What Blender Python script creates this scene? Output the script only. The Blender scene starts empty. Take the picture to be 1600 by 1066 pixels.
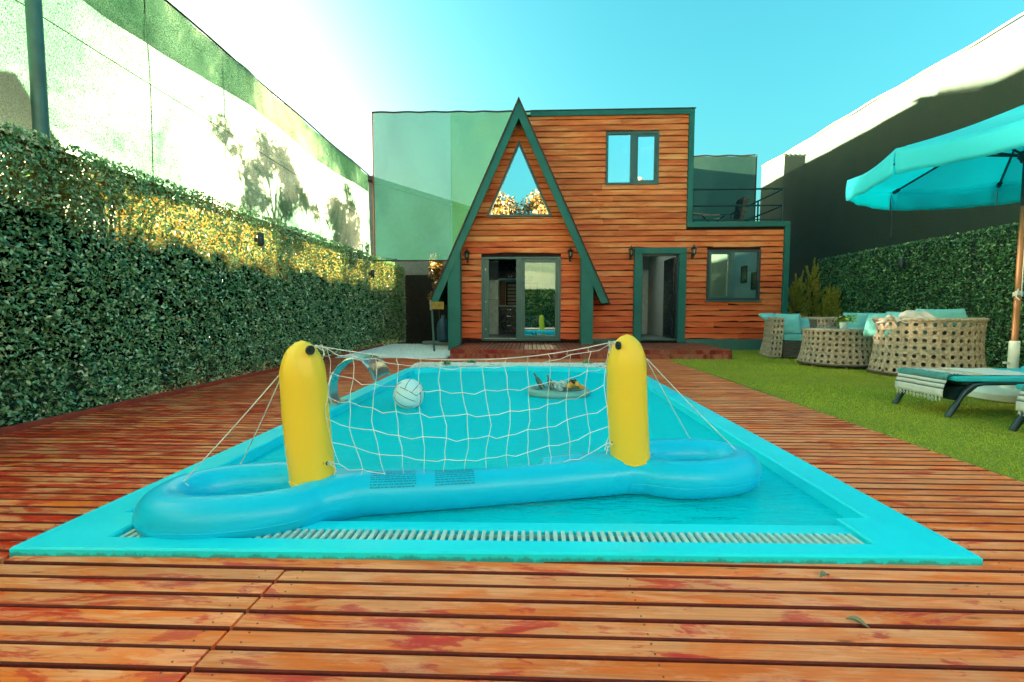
import bpy, bmesh, math, random
import numpy as np
from mathutils import Vector, Matrix
random.seed(7); RNG = np.random.default_rng(11)
sc = bpy.context.scene
COL = sc.collection
R = math.radians
# ---------------------------------------------------------------- camera
cam_d = bpy.data.cameras.new('camera'); cam = bpy.data.objects.new('camera', cam_d); COL.objects.link(cam)
cam_d.lens = 16.0; cam_d.sensor_width = 36.0; cam_d.clip_start = .05; cam_d.clip_end = 2000
cam.location = (0, 0, .95); cam.rotation_euler = (R(90-3.62), 0, R(2.25))
sc.camera = cam
# ---------------------------------------------------------------- sky and sun (low sun from the left)
SUN_EL, SUN_AZ = 6.5, 19.5      # elevation; degrees in front of straight left
w = bpy.data.worlds.new('World'); sc.world = w; w.use_nodes = True
nt = w.node_tree; nt.nodes.clear()
wo = nt.nodes.new('ShaderNodeOutputWorld'); bg = nt.nodes.new('ShaderNodeBackground')
sky = nt.nodes.new('ShaderNodeTexSky'); sky.sky_type = 'NISHITA'; sky.sun_disc = False
sky.sun_elevation = R(SUN_EL); sky.sun_rotation = R(-90+SUN_AZ); sky.air_density = 1.0; sky.dust_density = 7.5; sky.ozone_density = 1.6
tint = nt.nodes.new('ShaderNodeMix'); tint.data_type = 'RGBA'; tint.blend_type = 'MULTIPLY'; tint.inputs[0].default_value = 1
tint.inputs[7].default_value = (.26, .67, .57, 1)
sep = nt.nodes.new('ShaderNodeSeparateColor'); nt.links.new(sky.outputs[0], sep.inputs[0])
mrg = nt.nodes.new('ShaderNodeMapRange'); nt.links.new(sep.outputs[0], mrg.inputs[0]); mrg.inputs[1].default_value = .45; mrg.inputs[2].default_value = 1.5; mrg.interpolation_type = 'SMOOTHSTEP'
grade = nt.nodes.new('ShaderNodeMix'); grade.data_type = 'RGBA'; nt.links.new(mrg.outputs[0], grade.inputs[0])   # paler toward the sun, cyan away from it
grade.inputs[6].default_value = (.150, .545, .465, 1); grade.inputs[7].default_value = (.44, .57, .50, 1); nt.links.new(grade.outputs[2], tint.inputs[7])
nt.links.new(sky.outputs[0], tint.inputs[6]); nt.links.new(tint.outputs[2], bg.inputs[0]); nt.links.new(bg.outputs[0], wo.inputs[0])
bg.inputs[1].default_value = .05
sun_d = bpy.data.lights.new('sun', 'SUN'); sun = bpy.data.objects.new('sun', sun_d); COL.objects.link(sun)
sun_d.energy = 5.0; sun_d.angle = R(.9); sun_d.color = (1.0, .80, .56)
el, az = R(SUN_EL), R(SUN_AZ)
sdir = Vector((-math.cos(el)*math.cos(az), math.cos(el)*math.sin(az), math.sin(el)))
sun.rotation_euler = sdir.to_track_quat('Z', 'Y').to_euler(); sun.location = sdir*50
sc.view_settings.view_transform = 'Standard'; sc.view_settings.look = 'None'; sc.view_settings.gamma = 1
sc.view_settings.use_curve_mapping = False; sc.view_settings.exposure = 5.2
sc.render.engine = 'CYCLES'
sc.cycles.max_bounces = 8; sc.cycles.transparent_max_bounces = 12

# ---------------------------------------------------------------- materials
MATS = {}
class N:
    def __init__(s, m): s.t = m.node_tree
    def new(s, typ, **kw):
        n = s.t.nodes.new(typ)
        for k, v in kw.items(): setattr(n, k, v)
        return n
    def link(s, a, b): s.t.links.new(a, b)
    def pos(s, scale=(1, 1, 1), rnd=0, obj=False):
        if obj: src = s.new('ShaderNodeTexCoord').outputs['Object']
        else: src = s.new('ShaderNodeNewGeometry').outputs['Position']
        v = s.new('ShaderNodeVectorMath', operation='MULTIPLY'); s.link(src, v.inputs[0]); v.inputs[1].default_value = scale
        if rnd:
            oi = s.new('ShaderNodeObjectInfo'); a = s.new('ShaderNodeVectorMath', operation='MULTIPLY_ADD')
            s.link(oi.outputs['Random'], a.inputs[0]); a.inputs[1].default_value = (rnd, rnd*.7, rnd*1.3); s.link(v.outputs[0], a.inputs[2]); return a.outputs[0]
        return v.outputs[0]
    def noise(s, vec, scale, detail=3, rough=.55, dist=0):
        n = s.new('ShaderNodeTexNoise'); s.link(vec, n.inputs['Vector']); n.inputs['Scale'].default_value = scale
        n.inputs['Detail'].default_value = detail; n.inputs['Roughness'].default_value = rough; n.inputs['Distortion'].default_value = dist
        return n.outputs[0]
    def ramp(s, fac, stops, interp='LINEAR'):
        r = s.new('ShaderNodeValToRGB'); s.link(fac, r.inputs[0]); cr = r.color_ramp; cr.interpolation = interp
        while len(cr.elements) < len(stops): cr.elements.new(.5)
        for e, (p, c) in zip(cr.elements, stops):
            e.position = p; e.color = (*c, 1) if isinstance(c, tuple) else (c, c, c, 1)
        return r.outputs[0]
    def mix(s, fac, a, b, blend='MIX'):
        m = s.new('ShaderNodeMix', data_type='RGBA', blend_type=blend)
        for i, v in ((0, fac), (6, a), (7, b)):
            if isinstance(v, bpy.types.NodeSocket): s.link(v, m.inputs[i])
            elif isinstance(v, (int, float)): m.inputs[i].default_value = v
            else: m.inputs[i].default_value = (*v, 1)
        return m.outputs[2]
    def bump(s, h, strength, dist=.01):
        b = s.new('ShaderNodeBump'); s.link(h, b.inputs['Height']); b.inputs['Strength'].default_value = strength; b.inputs['Distance'].default_value = dist
        return b.outputs[0]
def newmat(name):
    m = bpy.data.materials.new(name); m.use_nodes = True; m.node_tree.nodes.clear(); n = N(m)
    o = n.new('ShaderNodeOutputMaterial'); b = n.new('ShaderNodeBsdfPrincipled'); n.link(b.outputs[0], o.inputs[0]); MATS[name] = m
    return m, n, b, o
def simple(name, c, rough=.6, c2=None, scale=8, stretch=(1, 1, 1), bump=0, bscale=None, metal=0, spec=.5, rnd=0, coat=0, emit=None, sheen=0):
    m, n, b, o = newmat(name)
    c2 = c2 or tuple(x*.72 for x in c)
    v = n.pos(stretch, rnd); f = n.noise(v, scale, 4)
    n.link(n.ramp(f, [(.3, c2), (.68, c)]), b.inputs['Base Color'])
    rr = n.ramp(n.noise(v, scale*2.3, 2), [(.3, max(0, rough-.08)), (.7, min(1, rough+.08))]); n.link(rr, b.inputs['Roughness'])
    b.inputs['Metallic'].default_value = metal; b.inputs['Specular IOR Level'].default_value = spec
    b.inputs['Coat Weight'].default_value = coat
    if sheen: b.inputs['Sheen Weight'].default_value = sheen
    if bump: n.link(n.bump(n.noise(v, bscale or scale*5, 3), bump), b.inputs['Normal'])
    return m
def wood_deck(name, beige, orange, red, redlo=.5, redhi=.6, dark=.25):
    m, n, b, o = newmat(name)
    p1 = n.pos((1.3, 6, 1), 2.1); p2 = n.pos((2.6, 9, 1), 1.6); pg = n.pos((3, 110, 3), 13); pf = n.pos((22, 160, 3), 5)
    f1 = n.noise(p1, 1.25, 5, .62, .6); base = n.ramp(f1, [(.40, orange), (.50, tuple((a+c)/2 for a, c in zip(orange, beige))), (.58, beige)])
    f2 = n.noise(p2, 1.0, 5, .6, .8); rmask = n.ramp(f2, [(redlo, 0.0), (redhi, 1.0)])
    sx = n.new('ShaderNodeSeparateXYZ'); n.link(n.pos(), sx.inputs[0]); mr = n.new('ShaderNodeMapRange'); n.link(sx.outputs[0], mr.inputs[0]); mr.inputs[1].default_value = -2.6; mr.inputs[2].default_value = -.6; mr.inputs[3].default_value = .075; mr.inputs[4].default_value = -.055
    fine = n.noise(n.pos((6, 30, 1), 3), 2.2, 6, .7); ad = n.new('ShaderNodeMath', operation='MULTIPLY_ADD'); n.link(fine, ad.inputs[0]); ad.inputs[1].default_value = .22; n.link(f2, ad.inputs[2]); a2 = n.new('ShaderNodeMath', operation='ADD'); n.link(ad.outputs[0], a2.inputs[0]); n.link(mr.outputs[0], a2.inputs[1])
    rmask = n.ramp(a2.outputs[0], [(redlo+.115, 0.0), (redlo+.15, .75), (redhi+.14, 1.0)]); c = n.mix(rmask, base, red)
    p3 = n.pos((2.4, 11, 1), 3); pale = n.ramp(n.noise(p3, 1.6, 6, .65, .5), [(.50, 0.0), (.60, .65)])
    c = n.mix(pale, c, tuple(min(1, x*1.12+.05) for x in beige))
    grain = n.ramp(n.noise(pg, 1, 5, .6, .3), [(.3, .74), (.6, 1.10)]); c = n.mix(.75, c, grain, 'MULTIPLY')
    kn = n.new('ShaderNodeTexVoronoi'); n.link(n.pos((3.2, 14, 1), 7), kn.inputs['Vector']); kn.inputs['Scale'].default_value = 1.0
    c = n.mix(n.ramp(kn.outputs['Distance'], [(.045, .75), (.11, 0.0)]), c, tuple(x*.35 for x in orange))
    st = n.ramp(n.noise(n.pos((1.3, 3.5, 1), .3), 1.7, 4), [(.6, 0.0), (.75, dark)]); c = n.mix(st, c, (.16, .055, .03))
    oi = n.new('ShaderNodeObjectInfo'); tone = n.ramp(oi.outputs['Random'], [(0, .90), (1, 1.15)]); c = n.mix(1, c, tone, 'MULTIPLY')
    n.link(c, b.inputs['Base Color'])
    n.link(n.ramp(f2, [(redlo, .50), (redhi, .28)]), b.inputs['Roughness'])
    h = n.mix(.5, n.noise(pg, 1, 4), n.noise(pf, 1, 2)); n.link(n.bump(h, .5, .004), b.inputs['Normal'])
    b.inputs['Specular IOR Level'].default_value = .35
    return m
wood_deck('deck_wood', (.88, .27, .10), (.88, .145, .011), (.66, .018, .003), .5, .6)
wood_deck('platform_wood', (.34, .10, .06), (.28, .04, .02), (.22, .012, .008), .45, .6)
def siding():
    m, n, b, o = newmat('siding_wood')
    p1 = n.pos((.55, 1, 2.6), 9); pg = n.pos((2.2, 3, 85), 17)
    base = n.ramp(n.noise(p1, 1.4, 4, .6, .5), [(.32, (.66, .10, .022)), (.5, (.84, .20, .05)), (.68, (.95, .36, .12))])
    grain = n.ramp(n.noise(pg, 1, 5, .6, .6), [(.3, .74), (.6, 1.12)]); c = n.mix(.8, base, grain, 'MULTIPLY')
    kn = n.new('ShaderNodeTexVoronoi'); n.link(n.pos((2.4, 1, 9), 7), kn.inputs['Vector']); kn.inputs['Scale'].default_value = 1.0
    c = n.mix(n.ramp(kn.outputs['Distance'], [(.04, .7), (.10, 0.0)]), c, (.10, .018, .006))
    # redder low on the wall, fading out higher up
    z = n.new('ShaderNodeSeparateXYZ'); n.link(n.pos(), z.inputs[0])
    mr = n.new('ShaderNodeMapRange'); n.link(z.outputs[2], mr.inputs[0]); mr.inputs[1].default_value = .3; mr.inputs[2].default_value = 4.2
    mad = n.new('ShaderNodeMath', operation='MULTIPLY_ADD'); n.link(n.noise(n.pos((.8, 1, 1.2)), 1.1, 3), mad.inputs[0]); mad.inputs[1].default_value = .5; n.link(mr.outputs[0], mad.inputs[2])
    c = n.mix(n.ramp(mad.outputs[0], [(.3, .62), (1.0, 0.0)]), c, (.74, .06, .012))
    oi = n.new('ShaderNodeObjectInfo'); c = n.mix(1, c, n.ramp(oi.outputs['Random'], [(0, .88), (1, 1.08)]), 'MULTIPLY')
    n.link(c, b.inputs['Base Color']); b.inputs['Roughness'].default_value = .55; b.inputs['Specular IOR Level'].default_value = .3
    n.link(n.bump(n.noise(pg, 1, 4), .6, .006), b.inputs['Normal'])
siding()
simple('hedge_backing', (.012, .03, .018), .9)
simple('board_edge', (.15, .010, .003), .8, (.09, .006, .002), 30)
simple('house_backing', (.03, .006, .003), .95)
simple('rail_dark', (.012, .045, .04), .5)
simple('alley_dark', (.02, .018, .014), .9)
simple('dark_backing', (.10, .014, .006), .9)
simple('ground_soil', (.06, .045, .03), .95, bump=.3)
simple('green_trim', (.006, .15, .125), .6, (.004, .12, .10), 2.5, bump=.15, bscale=60)
simple('green_frame', (.045, .125, .115), .38, (.035, .10, .095), 3)
simple('dark_frame', (.03, .05, .055), .4)
simple('green_plinth', (.05, .17, .15), .8, (.07, .13, .11), 4, bump=.3)
simple('shingle', (.10, .05, .035), .9, (.05, .03, .025), 14, bump=.6)
simple('soffit', (.02, .022, .02), .8)
simple('white_plaster', (.82, .84, .80), .8, (.76, .78, .75), 2)
simple('white_door', (.6, .7, .66), .5)
simple('black_gloss', (.012, .013, .018), .25)
simple('navy_cabinet', (.018, .022, .035), .3)
simple('steel', (.55, .62, .6), .3, metal=.9, scale=3)
simple('fridge_white', (.55, .72, .62), .3)
simple('blind_cream', (.55, .45, .36), .7)
simple('blind_dark', (.05, .03, .025), .7)
simple('kitchen_wood', (.30, .15, .09), .6, stretch=(12, 1, 1))
simple('inner_floor', (.25, .27, .26), .5)
simple('mustard', (.48, .27, .07), .7)
simple('black_iron', (.016, .02, .02), .45, bump=.2)
simple('lamp_glass', (.6, .62, .55), .15)
simple('rim_paint', (.006, .80, .95), .42, (.004, .70, .86), 1.6, bump=.12, bscale=35, spec=.3)
m_ = MATS['rim_paint']; n_ = N(m_); b_ = [q for q in m_.node_tree.nodes if q.type == 'BSDF_PRINCIPLED'][0]; base_ = b_.inputs['Base Color'].links[0].from_socket
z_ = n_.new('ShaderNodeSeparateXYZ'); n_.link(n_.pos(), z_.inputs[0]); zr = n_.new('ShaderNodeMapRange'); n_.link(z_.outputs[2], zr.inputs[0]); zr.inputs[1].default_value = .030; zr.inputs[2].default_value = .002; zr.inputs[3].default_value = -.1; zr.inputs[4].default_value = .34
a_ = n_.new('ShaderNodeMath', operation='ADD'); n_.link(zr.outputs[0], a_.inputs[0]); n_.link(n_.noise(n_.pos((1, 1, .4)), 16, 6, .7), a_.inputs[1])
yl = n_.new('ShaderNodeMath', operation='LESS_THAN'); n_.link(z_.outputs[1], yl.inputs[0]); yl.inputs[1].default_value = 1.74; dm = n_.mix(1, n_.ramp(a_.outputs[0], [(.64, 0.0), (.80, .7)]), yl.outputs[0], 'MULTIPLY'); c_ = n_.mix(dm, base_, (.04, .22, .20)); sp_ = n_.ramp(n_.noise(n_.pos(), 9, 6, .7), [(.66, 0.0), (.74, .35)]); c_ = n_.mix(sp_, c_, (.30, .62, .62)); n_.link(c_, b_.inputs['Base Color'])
simple('basin_paint', (.004, .74, .86), .5, (.003, .68, .80), .8)
simple('slat_white', (.50, .74, .70), .5, (.34, .55, .52), 20)
simple('pvc_teal', (.004, .56, .84), .34, (.004, .53, .81), 1.2, spec=.3, bump=.03, bscale=12)
simple('pvc_yellow', (.93, .64, .05), .42, (.90, .60, .04), 1.2, spec=.4, bump=.10, bscale=14)
simple('cord_white', (.80, .84, .80), .7)
simple('print_ink', (.005, .27, .40), .6)
simple('ball_white', (.62, .86, .90), .35, (.58, .83, .88), 2)
simple('black_line', (.02, .03, .035), .5)
def canvas():
    m, n, b, o = newmat('canvas'); c = (.06, .80, .90)
    b.inputs['Base Color'].default_value = (*c, 1); b.inputs['Roughness'].default_value = .7; bp = n.bump(n.noise(n.pos(), 6, 3), .25); n.link(bp, b.inputs['Normal'])
    t = n.new('ShaderNodeBsdfTranslucent'); t.inputs[0].default_value = (.02, .86, .96, 1)
    mx = n.new('ShaderNodeMixShader'); mx.inputs[0].default_value = .55; n.link(b.outputs[0], mx.inputs[1]); n.link(t.outputs[0], mx.inputs[2]); n.link(mx.outputs[0], o.inputs[0])
canvas()
simple('umbrella_iron', (.012, .035, .045), .5)
simple('pole_wood', (.36, .15, .045), .4, (.22, .08, .025), 3, (30, 30, 1.2))
simple('base_white', (.75, .77, .68), .6, (.6, .6, .5), 5)
simple('rope_white', (.75, .75, .68), .9)
simple('lounger_frame', (.022, .06, .075), .38, (.018, .045, .055), 6, metal=.3)
simple('lounger_pad', (.012, .50, .58), .75, (.01, .44, .52), 3, bump=.3, bscale=90)
simple('towel_white', (.74, .75, .70), .95, (.64, .66, .62), 12, bump=.8, bscale=160)
simple('towel_teal', (.10, .34, .33), .95, bump=.8, bscale=160)
simple('towel_gray', (.20, .24, .24), .95, bump=.8, bscale=160)
simple('towel_mustard', (.62, .36, .10), .95, (.66, .66, .58), 30, bump=.8, bscale=160)
simple('wicker', (.60, .47, .34), .75, (.28, .21, .15), 26, bump=.9, bscale=85)
simple('wicker_dark', (.17, .12, .09), .8, (.10, .08, .07), 22, (1, 1, 5), bump=.9, bscale=60)
simple('cushion', (.20, .56, .54), .9, (.16, .50, .49), 6, bump=.35, bscale=30)
simple('cushion_gray', (.36, .42, .39), .92, (.26, .31, .30), 9, bump=.4, bscale=60)
simple('blanket', (.52, .50, .45), .95, (.40, .38, .34), 12, bump=.6, bscale=80)
simple('table_glass', (.35, .38, .36), .12)
simple('pot_teal', (.55, .72, .72), .5)
simple('tray_teal', (.16, .42, .40), .35, (.12, .34, .32), 3)
simple('fruit_orange', (.78, .30, .03), .5, (.7, .42, .06), 18)
simple('fruit_yellow', (.72, .55, .05), .45)
simple('fruit_dark', (.05, .012, .012), .35)
simple('bottle_glass', (.03, .12, .10), .1, spec=.8)
simple('ice', (.55, .75, .78), .1, bump=.5)
simple('bark', (.10, .07, .05), .95, bump=.8)
simple('grey_behind_nets', (.22, .24, .22), .9)
simple('neighbour_roof', (.10, .075, .065), .9, bump=.4)
simple('post_green', (.05, .15, .13), .5, (.04, .10, .09), 5)
simple('cord_dark', (.045, .035, .03), .8)
simple('cord_rust', (.30, .085, .05), .8)
simple('sconce_black', (.022, .04, .045), .5)
simple('plastic_blue', (.02, .10, .17), .5)
simple('pallet_gray', (.22, .26, .24), .9)
simple('wood_pale', (.45, .33, .2), .8)
simple('kick_red', (.40, .06, .03), .6, (.26, .03, .02), 4, (1, 2, 4))
simple('dead_leaf', (.25, .27, .18), .8)
simple('leaf_gold', (.42, .25, .03), .7, (.20, .13, .02), 30)
simple('screw_steel', (.12, .07, .05), .5, metal=.6)
def pebble():
    m, n, b, o = newmat('pebble_white'); oi = n.new('ShaderNodeNewGeometry')
    n.link(n.ramp(oi.outputs['Random Per Island'], [(0, (.62, .70, .68)), (.5, (.80, .84, .82)), (1, (.88, .90, .88))]), b.inputs['Base Color']); b.inputs['Roughness'].default_value = .8
pebble()
def lining():
    m, n, b, o = newmat('hedge_lining_glow'); n.t.nodes.remove(b)
    c = n.ramp(n.noise(n.pos(), 26, 3), [(.35, (.03, .035, .01)), (.6, (.020, .012, .002))])
    z = n.new('ShaderNodeSeparateXYZ'); n.link(n.pos(), z.inputs[0]); mr = n.new('ShaderNodeMapRange'); n.link(z.outputs[2], mr.inputs[0]); mr.inputs[1].default_value = 1.4; mr.inputs[2].default_value = 2.45
    ad = n.new('ShaderNodeMath', operation='MULTIPLY_ADD'); n.link(n.noise(n.pos((1, .8, 1.4)), 1.3, 5), ad.inputs[0]); ad.inputs[1].default_value = 1.1; n.link(mr.outputs[0], ad.inputs[2]); falloff = n.ramp(ad.outputs[0], [(.80, 0.0), (1.25, 1.0)]); c = n.mix(1, c, falloff, 'MULTIPLY'); t = n.new('ShaderNodeBsdfTranslucent'); n.link(c, t.inputs[0])  # backlit glow put into the colour: bright at the top, fading to dark below
    d = n.new('ShaderNodeBsdfDiffuse'); n.link(c, d.inputs[0]); a = n.new('ShaderNodeAddShader'); n.link(t.outputs[0], a.inputs[0]); n.link(d.outputs[0], a.inputs[1])
    tr = n.new('ShaderNodeBsdfTransparent'); mx = n.new('ShaderNodeMixShader'); ho = n.mix(1, n.ramp(n.noise(n.pos(), 34, 2), [(.62, 0.0), (.66, 1.0)]), falloff, 'MULTIPLY'); n.link(ho, mx.inputs[0]); n.link(a.outputs[0], mx.inputs[1]); n.link(tr.outputs[0], mx.inputs[2]); n.link(mx.outputs[0], o.inputs[0])
lining()
def leafmat(name, stops, trans=.45, rough=.42, big=None):
    m, n, b, o = newmat(name); g = n.new('ShaderNodeNewGeometry')
    c = n.ramp(g.outputs['Random Per Island'], stops)
    if big: c = n.mix(n.ramp(n.noise(n.pos(), big[0], 3), [(.4, 0.0), (.65, big[2])]), c, big[1])
    n.link(c, b.inputs['Base Color']); b.inputs['Roughness'].default_value = rough; b.inputs['Specular IOR Level'].default_value = .8
    t = n.new('ShaderNodeBsdfTranslucent'); n.link(n.mix(1, c, (.95, 1.2, .6), 'MULTIPLY'), t.inputs[0])
    mx = n.new('ShaderNodeMixShader'); mx.inputs[0].default_value = trans; n.link(b.outputs[0], mx.inputs[1]); n.link(t.outputs[0], mx.inputs[2]); n.link(mx.outputs[0], o.inputs[0])
leafmat('hedge_leaf', [(0, (.04, .11, .045)), (.4, (.15, .37, .15)), (.75, (.29, .54, .25)), (1, (.70, .82, .58))], .09, .30, (.9, (.14, .17, .03), .22))
leafmat('hedge_leaf_right', [(0, (.02, .08, .035)), (.45, (.06, .20, .065)), (.8, (.12, .34, .10)), (1, (.42, .62, .28))], .2, .38)
leafmat('tree_leaf', [(0, (.02, .05, .02)), (.6, (.05, .10, .03)), (1, (.10, .16, .05))], .4)
leafmat('gold_tree_leaf', [(0, (.07, .04, .008)), (.6, (.16, .085, .014)), (1, (.26, .15, .03))], .3)
leafmat('conifer_leaf', [(0, (.26, .30, .04)), (.6, (.52, .46, .07)), (1, (.78, .66, .12))], .3, .6)
leafmat('grass_blade', [(0, (.26, .30, .010)), (.6, (.48, .52, .018)), (1, (.64, .66, .05))], .3, .6, (.7, (.36, .36, .03), .8))
leafmat('flower_leaf', [(0, (.05, .2, .02)), (.6, (.25, .45, .05)), (1, (.5, .65, .1))], .3)
simple('lawn_base', (.22, .30, .025), .95, (.15, .22, .02), 60, bump=.6, bscale=200)
def net(name, cols, transp, trans, speck=0):
    m, n, b, o = newmat(name)
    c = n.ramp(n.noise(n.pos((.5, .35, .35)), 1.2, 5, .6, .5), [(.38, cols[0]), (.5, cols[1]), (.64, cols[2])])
    wv = n.ramp(n.noise(n.pos((3, 3, 70), 0), 1.5, 3), [(.3, .84), (.7, 1.08)]); c = n.mix(.8, c, wv, 'MULTIPLY')
    wv2 = n.ramp(n.noise(n.pos((60, 60, 3), 0), 1.5, 3), [(.3, .88), (.7, 1.06)]); c = n.mix(.8, c, wv2, 'MULTIPLY')
    if speck: c = n.mix(1, c, n.ramp(n.noise(n.pos((1, 1, .8)), 105, 2, .6), [(.40, 1-speck), (.60, 1.0)]), 'MULTIPLY')
    n.link(c, b.inputs['Base Color']); b.inputs['Roughness'].default_value = .8; b.inputs['Specular IOR Level'].default_value = .1
    n.link(n.bump(n.noise(n.pos((1.2, 1.2, .9)), 2.2, 4), .25, .02), b.inputs['Normal'])
    t = n.new('ShaderNodeBsdfTranslucent'); n.link(c, t.inputs[0])
    mx = n.new('ShaderNodeMixShader'); mx.inputs[0].default_value = trans; n.link(b.outputs[0], mx.inputs[1]); n.link(t.outputs[0], mx.inputs[2])
    tr = n.new('ShaderNodeBsdfTransparent'); m2 = n.new('ShaderNodeMixShader'); m2.inputs[0].default_value = transp
    n.link(mx.outputs[0], m2.inputs[1]); n.link(tr.outputs[0], m2.inputs[2]); n.link(m2.outputs[0], o.inputs[0])
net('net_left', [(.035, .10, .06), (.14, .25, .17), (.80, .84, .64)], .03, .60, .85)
net('net_rear', [(.70, .68, .55), (.78, .74, .60), (.8, .74, .55)], .0, .15)
net('net_back_blue', [(.018, .078, .062), (.023, .090, .072), (.020, .082, .058)], .18, .40, .35)
net('net_back_green', [(.014, .072, .034), (.018, .080, .038), (.022, .080, .032)], .15, .40, .35)
net('net_dark', [(.03, .085, .065), (.045, .11, .08), (.055, .12, .085)], .03, .12)
net('net_tan', [(.019, .040, .033), (.026, .042, .032), (.022, .041, .033)], .0, .1)
net('net_top_shade', [(.09, .21, .13), (.13, .24, .16), (.18, .27, .15)], .04, .7, .5)
def water():
    m, n, b, o = newmat('water')
    n.t.nodes.remove(b)
    h1 = n.noise(n.pos((1.2, 4.2, 1)), 2.2, 5, .6, .6); h2 = n.noise(n.pos((3, 11, 1)), 3.2, 3)
    y = n.new('ShaderNodeSeparateXYZ'); n.link(n.pos(), y.inputs[0])
    amp = n.new('ShaderNodeMapRange'); n.link(y.outputs[1], amp.inputs[0]); amp.inputs[1].default_value = 2.0; amp.inputs[2].default_value = 3.6; amp.inputs[3].default_value = .05; amp.inputs[4].default_value = 1
    mm = n.new('ShaderNodeMath', operation='MULTIPLY'); n.link(n.mix(.3, h1, h2), mm.inputs[0]); n.link(amp.outputs[0], mm.inputs[1])
    bp = n.bump(mm.outputs[0], 1.0, .22)
    fr = n.new('ShaderNodeFresnel'); fr.inputs[0].default_value = 1.25; n.link(bp, fr.inputs['Normal'])
    gl = n.new('ShaderNodeBsdfGlossy'); gl.inputs['Roughness'].default_value = .02; n.link(bp, gl.inputs['Normal'])
    tr = n.new('ShaderNodeBsdfTransparent'); tr.inputs[0].default_value = (.7, .98, .99, 1)
    df = n.new('ShaderNodeBsdfDiffuse'); df.inputs[0].default_value = (.0, .80, .93, 1); mb_ = n.new('ShaderNodeMixShader'); mb_.inputs[0].default_value = .74; n.link(tr.outputs[0], mb_.inputs[1]); n.link(df.outputs[0], mb_.inputs[2])
    mx = n.new('ShaderNodeMixShader'); fs = n.new('ShaderNodeMath', operation='MULTIPLY'); fs.inputs[1].default_value = .9; n.link(fr.outputs[0], fs.inputs[0]); n.link(fs.outputs[0], mx.inputs[0]); n.link(mb_.outputs[0], mx.inputs[1]); n.link(gl.outputs[0], mx.inputs[2]); n.link(mx.outputs[0], o.inputs[0])
water()
def glass(name, refl, tint_, rough=.01):
    m, n, b, o = newmat(name); n.t.nodes.remove(b)
    gl = n.new('ShaderNodeBsdfGlossy'); gl.inputs['Roughness'].default_value = rough; gl.inputs[0].default_value = (*tint_, 1)
    n.link(n.bump(n.noise(n.pos(), .8, 1), .04, .02), gl.inputs['Normal'])
    tr = n.new('ShaderNodeBsdfTransparent'); tr.inputs[0].default_value = (.8, .9, .85, 1)
    mx = n.new('ShaderNodeMixShader'); mx.inputs[0].default_value = refl; n.link(tr.outputs[0], mx.inputs[1]); n.link(gl.outputs[0], mx.inputs[2]); n.link(mx.outputs[0], o.inputs[0])
glass('glass_mirror', .88, (.85, .97, .97)); glass('glass_mid', .62, (.9, .98, .88)); glass('glass_clear', .06, (1, 1, 1))

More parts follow.
